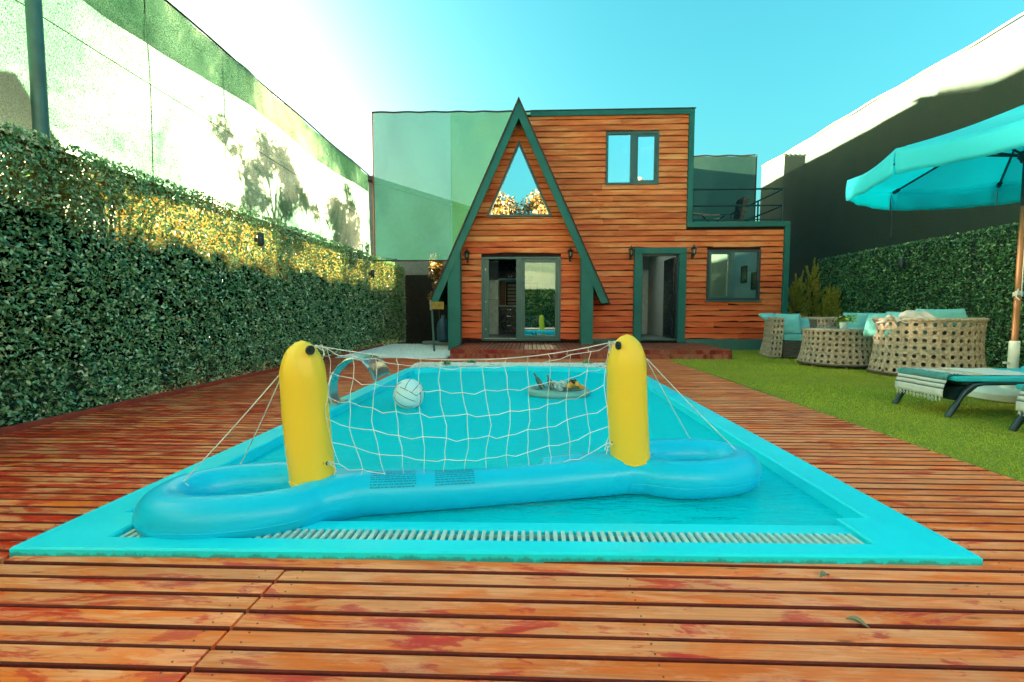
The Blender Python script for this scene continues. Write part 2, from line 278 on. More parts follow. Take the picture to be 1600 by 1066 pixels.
# ---------------------------------------------------------------- helpers
ORG = {}
def link(o, parent=None):
    COL.objects.link(o)
    if parent is not None: o.parent = parent
    return o
def org(o): return ORG.get(o.name, Vector((0, 0, 0))) if o is not None else Vector((0, 0, 0))
def tag(o, label=None, cat=None, group=None, kind=None):
    if label: o['label'] = label
    if cat: o['category'] = cat
    if group: o['group'] = group
    if kind: o['kind'] = kind
    return o
def thing(name, label, cat, base=(0, 0, 0), group=None, kind=None):
    o = bpy.data.objects.new(name, None); o.empty_display_size = .2; COL.objects.link(o); o.location = base; ORG[o.name] = Vector(base)
    return tag(o, label, cat, group, kind)
class MB:
    def __init__(s): s.v = []; s.f = []; s.mi = []
    def add(s, vs, fs, mi=0):
        k = len(s.v); s.v += [tuple(v) for v in vs]; s.f += [tuple(i+k for i in f) for f in fs]; s.mi += [mi]*len(fs); return s
    def box(s, x0, x1, y0, y1, z0, z1, mi=0, bev=0):
        if bev <= 0:
            v = [(x, y, z) for z in (z0, z1) for y in (y0, y1) for x in (x0, x1)]
            return s.add(v, [(0, 2, 3, 1), (4, 5, 7, 6), (0, 1, 5, 4), (2, 6, 7, 3), (0, 4, 6, 2), (1, 3, 7, 5)], mi)
        b = min(bev, (x1-x0)*.45, (y1-y0)*.45, (z1-z0)*.45); bm = bmesh.new(); bmesh.ops.create_cube(bm, size=1)
        for v in bm.verts: v.co = Vector((x0+(v.co.x+.5)*(x1-x0), y0+(v.co.y+.5)*(y1-y0), z0+(v.co.z+.5)*(z1-z0)))
        bmesh.ops.bevel(bm, geom=bm.edges[:], offset=b, segments=2, affect='EDGES', profile=.7)
        bm.verts.index_update(); s.add([v.co for v in bm.verts], [[v.index for v in f.verts] for f in bm.faces], mi); bm.free(); return s
    def tube(s, pts, r, n=8, cap=True, mi=0, closed=False):
        pts = [Vector(p) for p in pts]; k = len(s.v); m = len(pts); rs = r if isinstance(r, (list, tuple)) else [r]*m
        up = Vector((0, 0, 1)); prev = None
        for i, p in enumerate(pts):
            if closed: t = (pts[(i+1) % m]-pts[i-1])
            else: t = pts[min(i+1, m-1)]-pts[max(i-1, 0)]
            t = t.normalized() if t.length > 1e-9 else Vector((0, 0, 1))
            if prev is None: a = t.cross(up) if abs(t.dot(up)) < .95 else t.cross(Vector((1, 0, 0)))
            else: a = prev - t*prev.dot(t)
            a.normalize(); prev = a; b = t.cross(a)
            for j in range(n):
                q = 2*math.pi*j/n; s.v.append(tuple(p+(a*math.cos(q)+b*math.sin(q))*rs[i]))
        for i in range(m if closed else m-1):
            for j in range(n):
                i2 = (i+1) % m
                s.f.append((k+i*n+j, k+i*n+(j+1) % n, k+i2*n+(j+1) % n, k+i2*n+j)); s.mi.append(mi)
        if cap and not closed:
            s.f.append(tuple(k+j for j in range(n))[::-1]); s.f.append(tuple(k+(m-1)*n+j for j in range(n))); s.mi += [mi, mi]
        return s
    def lathe(s, prof, n=20, c=(0, 0, 0), mi=0, sx=1, sy=1):
        k = len(s.v); c = Vector(c)
        for r, z in prof:
            for j in range(n):
                q = 2*math.pi*j/n; s.v.append((c.x+r*sx*math.cos(q), c.y+r*sy*math.sin(q), c.z+z))
        for i in range(len(prof)-1):
            for j in range(n): s.f.append((k+i*n+j, k+i*n+(j+1) % n, k+(i+1)*n+(j+1) % n, k+(i+1)*n+j)); s.mi.append(mi)
        if prof[0][0] > 1e-5: s.f.append(tuple(k+j for j in range(n))[::-1]); s.mi.append(mi)
        if prof[-1][0] > 1e-5: s.f.append(tuple(k+(len(prof)-1)*n+j for j in range(n))); s.mi.append(mi)
        return s
    def prism(s, poly, y0, y1, mi=0):      # polygon in XZ extruded along Y
        n = len(poly); v = [(x, y0, z) for x, z in poly]+[(x, y1, z) for x, z in poly]
        f = [tuple(range(n)), tuple(range(2*n-1, n-1, -1))]+[(i, i+n, (i+1) % n+n, (i+1) % n) for i in range(n)]
        return s.add(v, f, mi)
    def slab(s, poly, z0, z1, mi=0):       # polygon in XY extruded along Z
        n = len(poly); v = [(x, y, z0) for x, y in poly]+[(x, y, z1) for x, y in poly]
        f = [tuple(range(n-1, -1, -1)), tuple(range(n, 2*n))]+[(i, (i+1) % n, (i+1) % n+n, i+n) for i in range(n)]
        return s.add(v, f, mi)
    def grid(s, fn, nu, nv, mi=0):
        k = len(s.v)
        for j in range(nv+1):
            for i in range(nu+1): s.v.append(tuple(fn(i/nu, j/nv)))
        for j in range(nv):
            for i in range(nu): a = k+j*(nu+1)+i; s.f.append((a, a+1, a+nu+2, a+nu+1)); s.mi.append(mi)
        return s
    def rot(s, m):
        s.v = [tuple(m @ Vector(v)) for v in s.v]; return s
    def build(s, name, mats, parent=None, smooth=False, fix=True):
        me = bpy.data.meshes.new(name); b = org(parent)
        me.from_pydata([(v[0]-b.x, v[1]-b.y, v[2]-b.z) for v in s.v], [], s.f)
        for m in (mats if isinstance(mats, (list, tuple)) else [mats]): me.materials.append(MATS[m])
        if len(set(s.mi)) > 1: me.polygons.foreach_set('material_index', s.mi)
        if fix:
            bm = bmesh.new(); bm.from_mesh(me); bmesh.ops.recalc_face_normals(bm, faces=bm.faces); bm.to_mesh(me); bm.free()
        if smooth:
            me.polygons.foreach_set('use_smooth', [True]*len(me.polygons))
            if smooth != 'all': me.set_sharp_from_angle(angle=R(40))
        me.update(); o = bpy.data.objects.new(name, me); link(o, parent)
        if parent is not None: ORG[o.name] = b
        return o
def copy_tree(o, parent=None):
    c = o.copy(); COL.objects.link(c); c.parent = parent; ORG[c.name] = ORG.get(o.name, Vector())
    for ch in list(o.children): copy_tree(ch, c)
    return c
def npmesh(name, V, F, mat, parent=None, kind='stuff', smooth=False):   # V (n,3), F (m,4) or (m,3) arrays
    me = bpy.data.meshes.new(name); k = F.shape[1]; b = org(parent)
    me.vertices.add(len(V)); me.vertices.foreach_set('co', (V-np.array(b)).astype(np.float32).ravel())
    me.loops.add(F.size); me.loops.foreach_set('vertex_index', F.ravel().astype(np.int32))
    me.polygons.add(len(F)); me.polygons.foreach_set('loop_start', np.arange(0, F.size, k, dtype=np.int32))
    me.update(calc_edges=True)
    if smooth: me.polygons.foreach_set('use_smooth', [True]*len(F))
    me.materials.append(MATS[mat]); o = bpy.data.objects.new(name, me); link(o, parent)
    if kind: o['kind'] = kind
    return o
def leaf_quads(P, size, dirs, wid=.45, jitter=.4):     # P centres, dirs leaf axes -> diamond leaves
    n = len(P); D = dirs/np.linalg.norm(dirs, axis=1)[:, None]
    Q = RNG.normal(size=(n, 3)); W = np.cross(D, Q); W /= np.linalg.norm(W, axis=1)[:, None]
    s = (size*RNG.uniform(1-jitter, 1+jitter, n))[:, None]
    nn = np.cross(D, W)
    V = np.stack([P-D*s*.5, P+W*s*wid*.5+nn*s*.08, P+D*s*.5, P-W*s*wid*.5+nn*s*.08], 1).reshape(-1, 3)
    F = np.arange(4*n).reshape(-1, 4); return V, F
def blobs(centres, radii, n, shell=.55):
    C = np.array(centres); r = np.array(radii); idx = RNG.choice(len(C), n, p=(r**2)/(r**2).sum())
    d = RNG.normal(size=(n, 3)); d /= np.linalg.norm(d, axis=1)[:, None]
    return C[idx]+d*(r[idx]*(shell+(1-shell)*RNG.uniform(0, 1, n)))[:, None]*np.array([1, 1, .85])

# ================================================================ THE SETTING
def struct(o): o['kind'] = 'structure'; return o
PX0, PX1, PY0 = -2.03, 1.70, 1.685
SH = .0203                                          # near edge of the pool runs slightly askew
#       # pool outer edge
m = MB(); hx0, hx1, hy0, hy1 = -1.95, 1.61, 1.74, 7.9
for a in ((-300, hx0, -300, 300), (hx1, 300, -300, 300), (hx0, hx1, -300, hy0), (hx0, hx1, hy1, 300)):
    m.add([(a[0], a[2], -.12), (a[1], a[2], -.12), (a[1], a[3], -.12), (a[0], a[3], -.12)], [(0, 1, 2, 3)])
struct(m.build('ground', 'ground_soil'))
# lawn
def lawn_edge(y): return 2.78+.02*math.sin(y*1.3)+.012*math.sin(y*7.1)
pl = [(lawn_edge(y), y) for y in np.arange(-1.0, 9.3, .15)]+[(2.8, 9.3), (4.15, 9.3), (4.15, 11.62), (6.4, 11.62), (6.4, 16.4), (8.0, 16.4), (8.0, -1.0)]
struct(MB().slab(pl, -.11, -.004).build('lawn', 'lawn_base'))
gx = []; 
for (y0, y1, n, sz) in ((1.6, 4.5, 130000, .013), (4.5, 7.5, 80000, .018), (7.5, 11.6, 60000, .024)):
    x = RNG.uniform(2.78, 7.95, n); y = RNG.uniform(y0, y1, n); ok = x > 2.79+.02*np.sin(y*1.3)
    if y0 > 7: ok &= ~((x < 4.2) & (y > 9.3))
    gx.append(np.stack([x[ok], y[ok], np.full(ok.sum(), sz)], 1))
G = np.concatenate(gx); n = len(G); h = G[:, 2]*RNG.uniform(.6, 1.2, n); a = RNG.uniform(0, 6.28, n); wd = .0016+h*.07; lean = RNG.normal(size=(n, 2))*h[:, None]*.5
P = np.stack([G[:, 0], G[:, 1], np.full(n, -.004)], 1); W = np.stack([np.cos(a)*wd, np.sin(a)*wd, np.zeros(n)], 1)
V = np.stack([P-W, P+W, P+np.stack([lean[:, 0], lean[:, 1], h], 1)], 1).reshape(-1, 3)
go = npmesh('grass', V, np.arange(3*n).reshape(-1, 3), 'grass_blade'); tag(go, 'short artificial grass covering the lawn right of the deck', 'grass', kind='stuff')

# timber deck : every board an object
deck = thing('timber_deck', 'weathered red and orange timber boards laid all round the pool', 'deck', (0, 0, 0), kind='structure')
if 'category' in deck: del deck['category']
pit = .0795
m = MB(); m.box(-4.25, hx0-.0, .2, 9.3, -.10, -.036); m.box(hx1+.0, 2.77, .2, 9.3, -.10, -.036); m.box(hx0, hx1, .2, hy0-.02, -.10, -.036); m.box(hx0, hx1, 8.42, 9.3, -.10, -.036)
m.build('joist_bed', 'dark_backing', deck)
bcache = {}
def board_mesh(L, W, T=.026):
    k = (round(L, 2), round(W, 3))
    if k in bcache: return bcache[k]
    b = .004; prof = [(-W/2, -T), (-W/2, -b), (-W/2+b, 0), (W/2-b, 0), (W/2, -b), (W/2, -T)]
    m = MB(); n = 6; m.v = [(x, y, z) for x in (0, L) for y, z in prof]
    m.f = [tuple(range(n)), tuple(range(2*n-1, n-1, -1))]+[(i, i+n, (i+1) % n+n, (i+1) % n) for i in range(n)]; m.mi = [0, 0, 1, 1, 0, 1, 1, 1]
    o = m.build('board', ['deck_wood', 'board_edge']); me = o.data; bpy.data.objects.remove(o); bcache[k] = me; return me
def put_board(x0, x1, y, z, W, parent, name='board', mat=None, rotz=0, jit=.0012):
    me = board_mesh(x1-x0, W); o = bpy.data.objects.new(name, me); link(o, parent)
    o.location = Vector((x0, y+random.uniform(-jit, jit), z+random.uniform(-jit, jit)))-org(parent); o.rotation_euler = (0, 0, rotz+random.uniform(-.0006, .0006))
    if mat: o.material_slots[0].link = 'OBJECT'; o.material_slots[0].material = MATS[mat]
    return o
screws = []
y = .925; i = 0
while y < 9.28:
    W = pit-.0098
    if y+W/2 < PY0-.03:
        rz = R(.22); put_board(-4.1, -.905, y-4.1*rz, 0, W, deck, rotz=rz); put_board(-.895, 2.76, y-.895*rz, 0, W, deck, rotz=rz)
        screws += [(sx, y+d) for sx in (-2.4, -.97, -.83, .35, 1.55) for d in (-.02, .02)]
    elif y > 8.46:
        for (a, b) in ((-4.1, -1.2), (-1.195, 1.3), (1.305, 2.76)):
            if y > 9.2 and a < -3.5: a = -4.1
            put_board(a, b, y, 0, W, deck)
    else:
        put_board(-4.1, PX0-.008, y, 0, W, deck); put_board(PX1+.008 if y > PY0+.07 else PX0+.02, 2.76+random.uniform(-.006, .006), y, 0, W, deck)
        if y < 3: screws += [(sx, y+d) for sx in (1.78, 2.68, -2.12) for d in (-.02, .02)]
    y += pit; i += 1
m = MB()
for sx, sy in screws: m.lathe([(.0032, 0.0006), (.0026, .0016), (0, .0012)], 6, (sx, sy, 0))
m.build('screw_head', 'screw_steel', deck)['kind'] = 'stuff'
# red kick board along the left hedge
kb = MB(); kb.box(-4.16, -4.115, .2, 12.6, -.03, .045, bev=.006); o = kb.build('kick_board', 'kick_red', deck)
# white gravel
gv = MB(); gv.slab([(-4.1, 9.31), (-1.72, 9.31), (-1.72, 13.6), (-4.1, 13.6)], -.1, -.012)
arc = lambda t: 7.3+.46*math.sin(math.pi*t)**.6
def rim_arc(t, off): return (PX0+off+(PX1-PX0-2*off)*t, arc(t)+.0-off)
apts = [rim_arc(t, 0) for t in np.linspace(0, 1, 25)]
gv.slab([(x, y) for x, y in apts]+[(PX1, 8.42), (PX0, 8.42)], -.1, -.012)
struct(gv.build('gravel_bed', 'ground_soil'))
def pebbles(n, sampler, size):
    P = sampler(n); n = len(P); base = np.array([(1, 0, 0), (-.9, .2, 0), (0, 1, 0), (.1, -1, 0), (0, 0, .75), (0, 0, -.6)])
    F0 = np.array([(0, 2, 4), (2, 1, 4), (1, 3, 4), (3, 0, 4), (2, 0, 5), (1, 2, 5), (3, 1, 5), (0, 3, 5)])
    a = RNG.uniform(0, 6.28, n); c, s = np.cos(a), np.sin(a); sz = size*RNG.uniform(.6, 1.3, (n, 1, 3))
    B = base[None]*sz; B = np.stack([B[..., 0]*c[:, None]-B[..., 1]*s[:, None], B[..., 0]*s[:, None]+B[..., 1]*c[:, None], B[..., 2]], -1)
    V = (P[:, None]+B).reshape(-1, 3); F = (F0[None]+6*np.arange(n)[:, None, None]).reshape(-1, 3); return V, F
def s1(n):
    x = RNG.uniform(PX0, PX1, n); t = (x-PX0)/(PX1-PX0); y0 = 7.3+.46*np.sin(np.pi*t)**.6; y = y0+RNG.uniform(-.03, 1, n)**1*(8.42-y0)
    return np.stack([x, y, .004+.034*np.exp(-((y-7.95)/.3)**2)+RNG.uniform(-.006, .008, n)], 1)
def s2(n): return np.stack([RNG.uniform(-4.08, -1.74, n), RNG.uniform(9.33, 13.4, n), RNG.uniform(-.008, .008, n)], 1)
V, F = pebbles(9000, s1, .015); tag(npmesh('gravel', V, F, 'pebble_white'), 'strip of white pebbles between the far pool end and the deck', 'gravel')
V, F = pebbles(22000, s2, .018); tag(npmesh('gravel', V, F, 'pebble_white'), 'white gravel ground beside the cabin at the end of the left hedge', 'gravel')
# small plants in the pebble strip
def rosette(x, y, label, mat='hedge_leaf'):
    n = 46; P = np.tile(np.array([x, y, .035]), (n, 1)); D = RNG.normal(size=(n, 3)); D[:, 2] = abs(D[:, 2])*.7+.2; D /= np.linalg.norm(D, axis=1)[:, None]
    V, F = leaf_quads(P+D*.045, .10, D, .25); tag(npmesh('succulent_plant', V, F, mat, kind=None), label, 'plant', 'small plants in the pebble strip')
for x, y, l in ((-1.45, 7.85, 'small dark rosette plant leftmost in the white pebble strip behind the pool'), (-1.05, 8.1, 'small olive plant second from left in the white pebble strip behind the pool'), (1.02, 8.05, 'small plant in the pebble strip just left of the right yellow post'), (1.35, 7.8, 'small plant in the pebble strip hidden partly by the right yellow post')): rosette(x, y, l)

# ================================================================ POOL
pool = thing('swimming_pool', 'turquoise painted pool with flat rim and overflow grate at its near end', 'pool', (0, 1.735, 0))
out = [(PX0, PY0+SH*PX0), (PX1, PY0+SH*PX1)]+[rim_arc(t, 0) for t in np.linspace(1, 0, 25)]
IX0, IX1 = -1.85, 1.51
def in_arc(t): return (IX0+(IX1-IX0)*t, arc(t)-.17)
inn = [(-1.72, 1.782-SH*1.72), (1.37, 1.782+SH*1.37), (1.37, 2.04), (IX1, 2.045)]+[in_arc(t) for t in np.linspace(1, 0, 25)]+[(IX0, 1.972), (-1.72, 1.972)]
bm = bmesh.new()
def loop(pts, z): return [bm.verts.new((x, y-1.735, z)) for x, y in pts]
def edges(vs): return [bm.edges.new((vs[i], vs[(i+1) % len(vs)])) for i in range(len(vs))]
def shrink(pts, d):
    c = Vector((sum(p[0] for p in pts)/len(pts), sum(p[1] for p in pts)/len(pts))); r = []
    for i in range(len(pts)):
        a, b, c2 = Vector(pts[i-1]), Vector(pts[i]), Vector(pts[(i+1) % len(pts)])
        n1 = Vector(((b-a).y, -(b-a).x)).normalized(); n2 = Vector(((c2-b).y, -(c2-b).x)).normalized(); nn = (n1+n2); nn = nn/max(.4, nn.length_squared)*2*d
        r.append((b.x-nn.x, b.y-nn.y))
    return r
zt = .034
o1 = loop(shrink(out, .008), zt); i1 = loop(shrink(inn, -.008), zt)
bmesh.ops.triangle_fill(bm, edges=edges(o1)+edges(i1), use_beauty=True)
def skirt(a, b):
    for i in range(len(a)): bm.faces.new((a[i], a[(i+1) % len(a)], b[(i+1) % len(a)], b[i]))
o2 = loop(out, zt-.008); o3 = loop(out, -.1); i2 = loop(inn, zt-.008); i3 = loop(inn, -.16)
skirt(o1, o2); skirt(o2, o3); skirt(i2, i1); skirt(i3, i2)
bmesh.ops.recalc_face_normals(bm, faces=bm.faces)
me = bpy.data.meshes.new('pool_rim'); bm.to_mesh(me); bm.free(); me.materials.append(MATS['rim_paint']); link(bpy.data.objects.new('pool_rim', me), pool)
# basin below the rim
bas = [(IX0-.004, 1.955), (IX1+.004, 2.02)]+[(x*1.0, y+.004) for x, y in (in_arc(t) for t in np.linspace(1, 0, 25))]
m = MB(); nb = len(bas)
m.v = [(x, y, -.05) for x, y in bas]+[(x, y, -.85-.02*(y-2)) for x, y in bas]
m.f = [(i, (i+1) % nb, (i+1) % nb+nb, i+nb) for i in range(nb)]+[tuple(range(nb, 2*nb))]; m.mi = [0]*len(m.f)
m.build('basin', 'basin_paint', pool)
def shear(mb): mb.v = [(v[0], v[1]+SH*v[0], v[2]) for v in mb.v]; return mb
m = MB(); m.box(-1.728, 1.378, 1.77, 1.912, -.15, -.06); shear(m).build('overflow_channel', 'basin_paint', pool)
m = MB(); m.box(-1.728, 1.378, 1.905, 1.985, -.16, .010, bev=.006); m.box(IX0-.02, -1.70, 1.97, 2.02, -.16, -.04); m.box(1.36, IX1+.02, 1.97, 2.02, -.16, -.04); shear(m).build('overflow_ledge', 'rim_paint', pool)
sm = MB(); sm.box(-.0085, .0085, 1.790, 1.897, .000, .016, bev=.002); s0 = sm.build('grate_slat', 'slat_white', pool); x = -1.70; first = True
while x < 1.36:
    o = s0 if first else s0.copy()
    if not first: link(o, pool)
    o.location = (x, SH*x, random.uniform(-.0008, .0008)); first = False; x += .0335
m = MB(); m.box(-1.72, 1.37, 1.797, 1.803, -.012, -.001); m.box(-1.72, 1.37, 1.885, 1.891, -.012, -.001); shear(m).build('grate_rail', 'slat_white', pool)
wl = [(IX0+.002, 1.95), (IX1-.002, 2.015)]+[in_arc(t) for t in np.linspace(1, 0, 25)]
m = MB(); m.add([(x, y, -.034) for x, y in wl], [tuple(range(len(wl)))]); struct(m.build('water', 'water'))

# ================================================================ TREES AND NEIGHBOURS OUTSIDE
def tree(base, h, lean, crown, nleaf, size, label, mat='tree_leaf', group=None, r0=.09, tbranch=7):
    t = thing('leafy_tree', label, 'tree', base, group); b = Vector(base); m = MB()
    top = b+Vector((lean[0], lean[1], h*.72)); pts = [b+(top-b)*k+Vector((math.sin(k*5)*.07, math.cos(k*4)*.07-.07, 0)) for k in np.linspace(0, 1, 7)]
    m.tube(pts, [r0*(1-.7*k) for k in np.linspace(0, 1, 7)], 8)
    for (c, r) in crown[:tbranch*2]:
        s = pts[random.choice((2, 3, 4, 5))]; e = Vector(c)
        m.tube([s, s+(e-s)*.5+Vector((0, 0, .12)), e], [r0*.35, r0*.2, r0*.08], 5)
    m.build('trunk', 'bark', t, True)
    P = blobs([c for c, r in crown], [r for c, r in crown], nleaf, .3); D = RNG.normal(size=(nleaf, 3)); D[:, 2] -= .5
    V, F = leaf_quads(P, size, D, .55); npmesh('crown', V, F, mat, t); return t
def crown(cx, cy, cz, rx, ry, rz, n, r):
    out = []
    for _ in range(n):
        d = Vector((random.gauss(0, 1), random.gauss(0, 1), random.gauss(0, 1))).normalized()*random.uniform(.35, 1)
        out.append(((cx+d.x*rx, cy+d.y*ry, cz+d.z*rz), r*random.uniform(.6, 1.25)))
    return out
tree((-8.0, 8.9, -.1), 4.9, (.1, .3), crown(-8, 9.0, 3.5, .6, 1.35, 1.0, 24, .34), 6500, .09, 'slim leafy tree behind the left net nearer the middle of the fence')
tree((-8.0, 11.6, -.1), 4.9, (.0, .2), crown(-8, 11.7, 3.4, .6, 1.5, 1.0, 28, .36), 8000, .09, 'leafy tree behind the left net, farther along toward the cabin')
tree((-5.4, 5.0, -.1), 3.2, (.0, .1), crown(-5.4, 5.2, 2.5, .3, .7, .35, 7, .16), 600, .09, 'low sparse sapling behind the left net nearest to the camera')
tree((-5.3, 12.0, -.1), 4.2, (.2, .3), crown(-5.3, 11.6, 2.7, .5, 1.4, .5, 12, .22), 1500, .09, 'thin tree behind the left net close to the cabin')
nb_ = thing('shadow_silhouette', 'gabled shape added behind the green screen left of the cabin, standing in for a shadow on it', 'house', (-4, 16, -.1))  # added shape; its outline through the net imitates a diagonal shadow
m = MB(); m.prism([(-9, -.1), (-9, 4.8), (-5.6, 5.45), (1, 3.45), (1, -.1)], 15.8, 19); m.build('wall', 'grey_behind_nets', nb_)  # body of the added shape that imitates the shadow
m = MB(); m.prism([(-9.2, 4.8), (-5.6, 5.5), (1.1, 3.42), (1.1, 3.55), (-5.6, 5.64), (-9.2, 4.95)], 15.6, 19.2); m.build('roof', 'neighbour_roof', nb_)  # top of the added shape that imitates the shadow
sh = thing('garden_shed', 'dark gabled shed roof showing behind the net at the left edge', 'shed', (-7.4, 4.6, -.1))
m = MB(); m.box(-8.2, -6.6, 4.1, 5.3, -.1, 2.35); m.build('wall', 'grey_behind_nets', sh)
m = MB(); m.add([(-8.3, 4.0, 2.3), (-6.5, 4.0, 2.3), (-6.5, 4.6, 3.25), (-8.3, 4.6, 3.25), (-8.3, 5.3, 2.3), (-6.5, 5.3, 2.3)], [(0, 1, 2, 3), (3, 2, 5, 4), (0, 3, 4), (1, 5, 2), (0, 4, 5, 1)]); m.build('roof', 'neighbour_roof', sh)
# autumn trees behind the camera, mirrored in the gable window
for k, (x, y, h, r) in enumerate(((-6.5, -11, 10.2, 2.3), (-2.8, -12, 10.6, 2.5), (1.2, -11.5, 10.4, 2.5), (4.8, -12, 10.3, 2.3), (8.5, -13, 11.9, 2.3), (-10.5, -13, 12, 2.4))):
    nm = ['far left of', 'left of', 'just right of', 'right of', 'far right of', 'farthest left of'][k]
    tree((x, y, -.1), h*.8, (0, 0), crown(x, y, h-3.2, r, r, 2.7, 32, .85), 8000, .22, 'golden autumn tree behind the photographer, %s centre, mirrored in the gable window' % nm, 'gold_tree_leaf', 'autumn trees mirrored in the gable window', .16)

# ================================================================ SCREEN NETS
def wav(a, b): return .03*math.sin(a*1.7+b*.9)+.018*math.sin(a*4.3-b*2.1)+.01*math.sin(a*9.1+b*3)
NX = -4.42
nl = thing('screen_net', 'tall pale green shade net above the left hedge with tree shadows on it', 'net', (NX, 1, 2.3))
def ltop(y): return 4.70+.010*math.sin(y*2.3)-.012*math.cos(y*.6)+(0 if y > 4 else (4-y)*.02)
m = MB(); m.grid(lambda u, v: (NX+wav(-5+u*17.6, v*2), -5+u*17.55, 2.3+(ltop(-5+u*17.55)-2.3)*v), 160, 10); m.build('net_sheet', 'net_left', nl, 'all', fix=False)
m = MB(); m.grid(lambda u, v: (NX-.05+wav(-5+u*17.6, v*2+3), -5+u*17.55, (3.95+.25*u+.06*math.sin(u*20))*(1-v)+ltop(-5+u*17.55)*v), 120, 4); m.build('net_top_shade', 'net_top_shade', nl, 'all', fix=False)  # added green layer behind the net's top, standing in for shade there
m = MB(); m.tube([(NX+.01, y, ltop(y)) for y in np.arange(-5, 12.6, .15)], .014, 6); m.build('top_cord', 'cord_dark', nl, True)
m = MB(); m.tube([(NX+.05, y, 3.60-.022*(y-4)+.01*math.sin(y)) for y in np.arange(1, 12.6, .3)], .005, 5); m.build('wire', 'cord_dark', nl, True)
for y in (5.3, 6.6, 8.0, 9.6, 11.2):
    m = MB(); m.tube([(NX-.06, y, -.1), (NX-.06, y+.02, 4.66)], .009, 6); m.build('support_pole', 'post_green', nl, True)
p = MB(); p.tube([(-4.335, 3.98, -.1), (-4.335, 3.98, 5.6)], .056, 14); o = p.build('net_post', 'post_green', None, True); tag(o, 'thick green metal post standing at the left net near the photo edge', 'post')
NBY = 12.5
nbk = thing('screen_net', 'green shade net behind the cabin left of the pointed gable', 'net', (-4.25, NBY, 2.36))
def sheet(x0, x1, y, z0, z1, mat, name, parent, amp=1):
    m = MB(); m.grid(lambda u, v: (x0+(x1-x0)*u, y+wav((x0+(x1-x0)*u)*.7, v*3)*.3*amp, z0+(z1-z0)*v+.012*math.sin(u*30)*(1 if v > .9 else 0)), 36, 26); return m.build(name, mat, parent, 'all', fix=False)
sheet(-4.25, -2.12, NBY, 2.36, 6.33, 'net_back_blue', 'net_sheet', nbk); sheet(-2.15, .2, NBY+.02, 2.36, 6.31, 'net_back_green', 'net_sheet', nbk)
m = MB(); m.tube([(x, NBY-.02, 6.33-.01*(x+4.25)+.008*math.sin(x*9)) for x in np.arange(-4.27, .2, .12)], .022, 6); m.build('top_cord', 'cord_dark', nbk, True)
m = MB(); m.tube([(-4.27, NBY-.02, 2.3), (-4.27, NBY-.02, 6.34)], .022, 6); m.build('edge_pole', 'cord_rust', nbk, True)
m = MB(); m.tube([(-4.27, NBY-.03, 2.36), (.1, NBY-.03, 2.36)], .02, 6); m.build('bottom_cord', 'cord_dark', nbk, True)
nbx = thing('screen_net', 'dark green net box above the roof terrace', 'net', (5.6, 15.5, 2.9))
sheet(3.97, 7.36, 15.5, 2.6, 6.04, 'net_dark', 'net_sheet', nbx, .6)
m = MB(); m.tube([(x, 15.47, 6.05+.012*math.sin(x*8)) for x in np.arange(3.97, 7.4, .12)], .02, 6); m.build('top_cord', 'cord_rust', nbx, True)
m = MB(); m.tube([(7.36, 15.46, 2.6), (7.36, 15.46, 6.06)], .02, 6); m.build('edge_pole', 'cord_dark', nbx, True)
nr = thing('screen_net', 'tall dark green net above the right hedge with a sunlit tan top edge', 'net', (8.1, 1, 0))
def rtop(y): return 5.84+.022*(y-8)+.02*math.sin(y*1.1+1)+.012*math.sin(y*4)
m = MB(); m.grid(lambda u, v: (8.12+wav(u*14, v*4)*.45+.010*math.sin(u*60)*(1-v), 1+u*15.7, 0+(rtop(1+u*15.7))*v), 130, 16); m.build('net_sheet', 'net_tan', nr, 'all', fix=False)
m = MB(); m.tube([(8.1, y, rtop(y)+.01) for y in np.arange(1, 16.7, .15)], .02, 6); m.build('top_cord', 'cord_rust', nr, True)

# ================================================================ HEDGES
def hedge(x, y0, y1, face, label, mat, falloff, name='artificial_hedge', top=2.45, back=1.75):
    t = thing(name, label, 'hedge', (x, (y0+y1)/2, 0))
    m = MB(); N_ = int((y1-y0)*3)
    pts = [(y0, 0)]+[(y1, 0)]+[(y1-(y1-y0)*k/N_, (back if back > 2 else .55)) for k in range(N_+1)]
    m.v = [(x-face*.05, y, z) for y, z in pts]+[(x-face*.07, y, z) for y, z in pts]; k = len(pts)
    m.f = [tuple(range(k)), tuple(range(2*k-1, k-1, -1))]+[(i, (i+1) % k, (i+1) % k+k, i+k) for i in range(k)]; m.mi = [0]*len(m.f)
    m.build('backing_panel', 'hedge_backing', t)
    if back < 2:
        m = MB(); m.grid(lambda u, v: (x-face*(.045+.004*math.sin(u*90)), y0+(y1-y0)*u, .5+(top-.52)*v), 60, 3); m.build('mesh_lining', 'hedge_lining_glow', t, fix=False)
    y = y0
    while y < y1-.01:
        ye = min(y+1.0, y1); dn = falloff((y+ye)/2); n = int(dn[0]*(ye-y)*top)
        yy = RNG.uniform(y+.012, ye-.012, n); zz = RNG.uniform(0, 1, n)*(top+.02*np.sin(yy*9)-.02)+.0
        zz = np.where(RNG.uniform(0, 1, n) < .04, top+RNG.uniform(-.02, .04, n), zz)
        edge = np.minimum(yy-y, ye-yy); dep = RNG.uniform(-.035, .045, n)-.03*np.exp(-(edge/.03)**2)+.012*np.sin(yy*13+zz*9)
        P = np.stack([x+face*dep, yy, zz], 1); D = RNG.normal(size=(n, 3))*.75; D[:, 2] -= .55; D[:, 0] += face*.25
        V, F = leaf_quads(P, dn[1], D, .48); npmesh('hedge_panel', V, F, mat, t); y = ye
    return t
hedge(-4.2, -5.0, 15.2, 1, 'long wall of artificial ivy leaves along the left side of the deck', 'hedge_leaf', lambda y: (3600, .040) if y < 5.5 else ((2400, .044) if y < 9 else (1400, .055)), top=2.43)
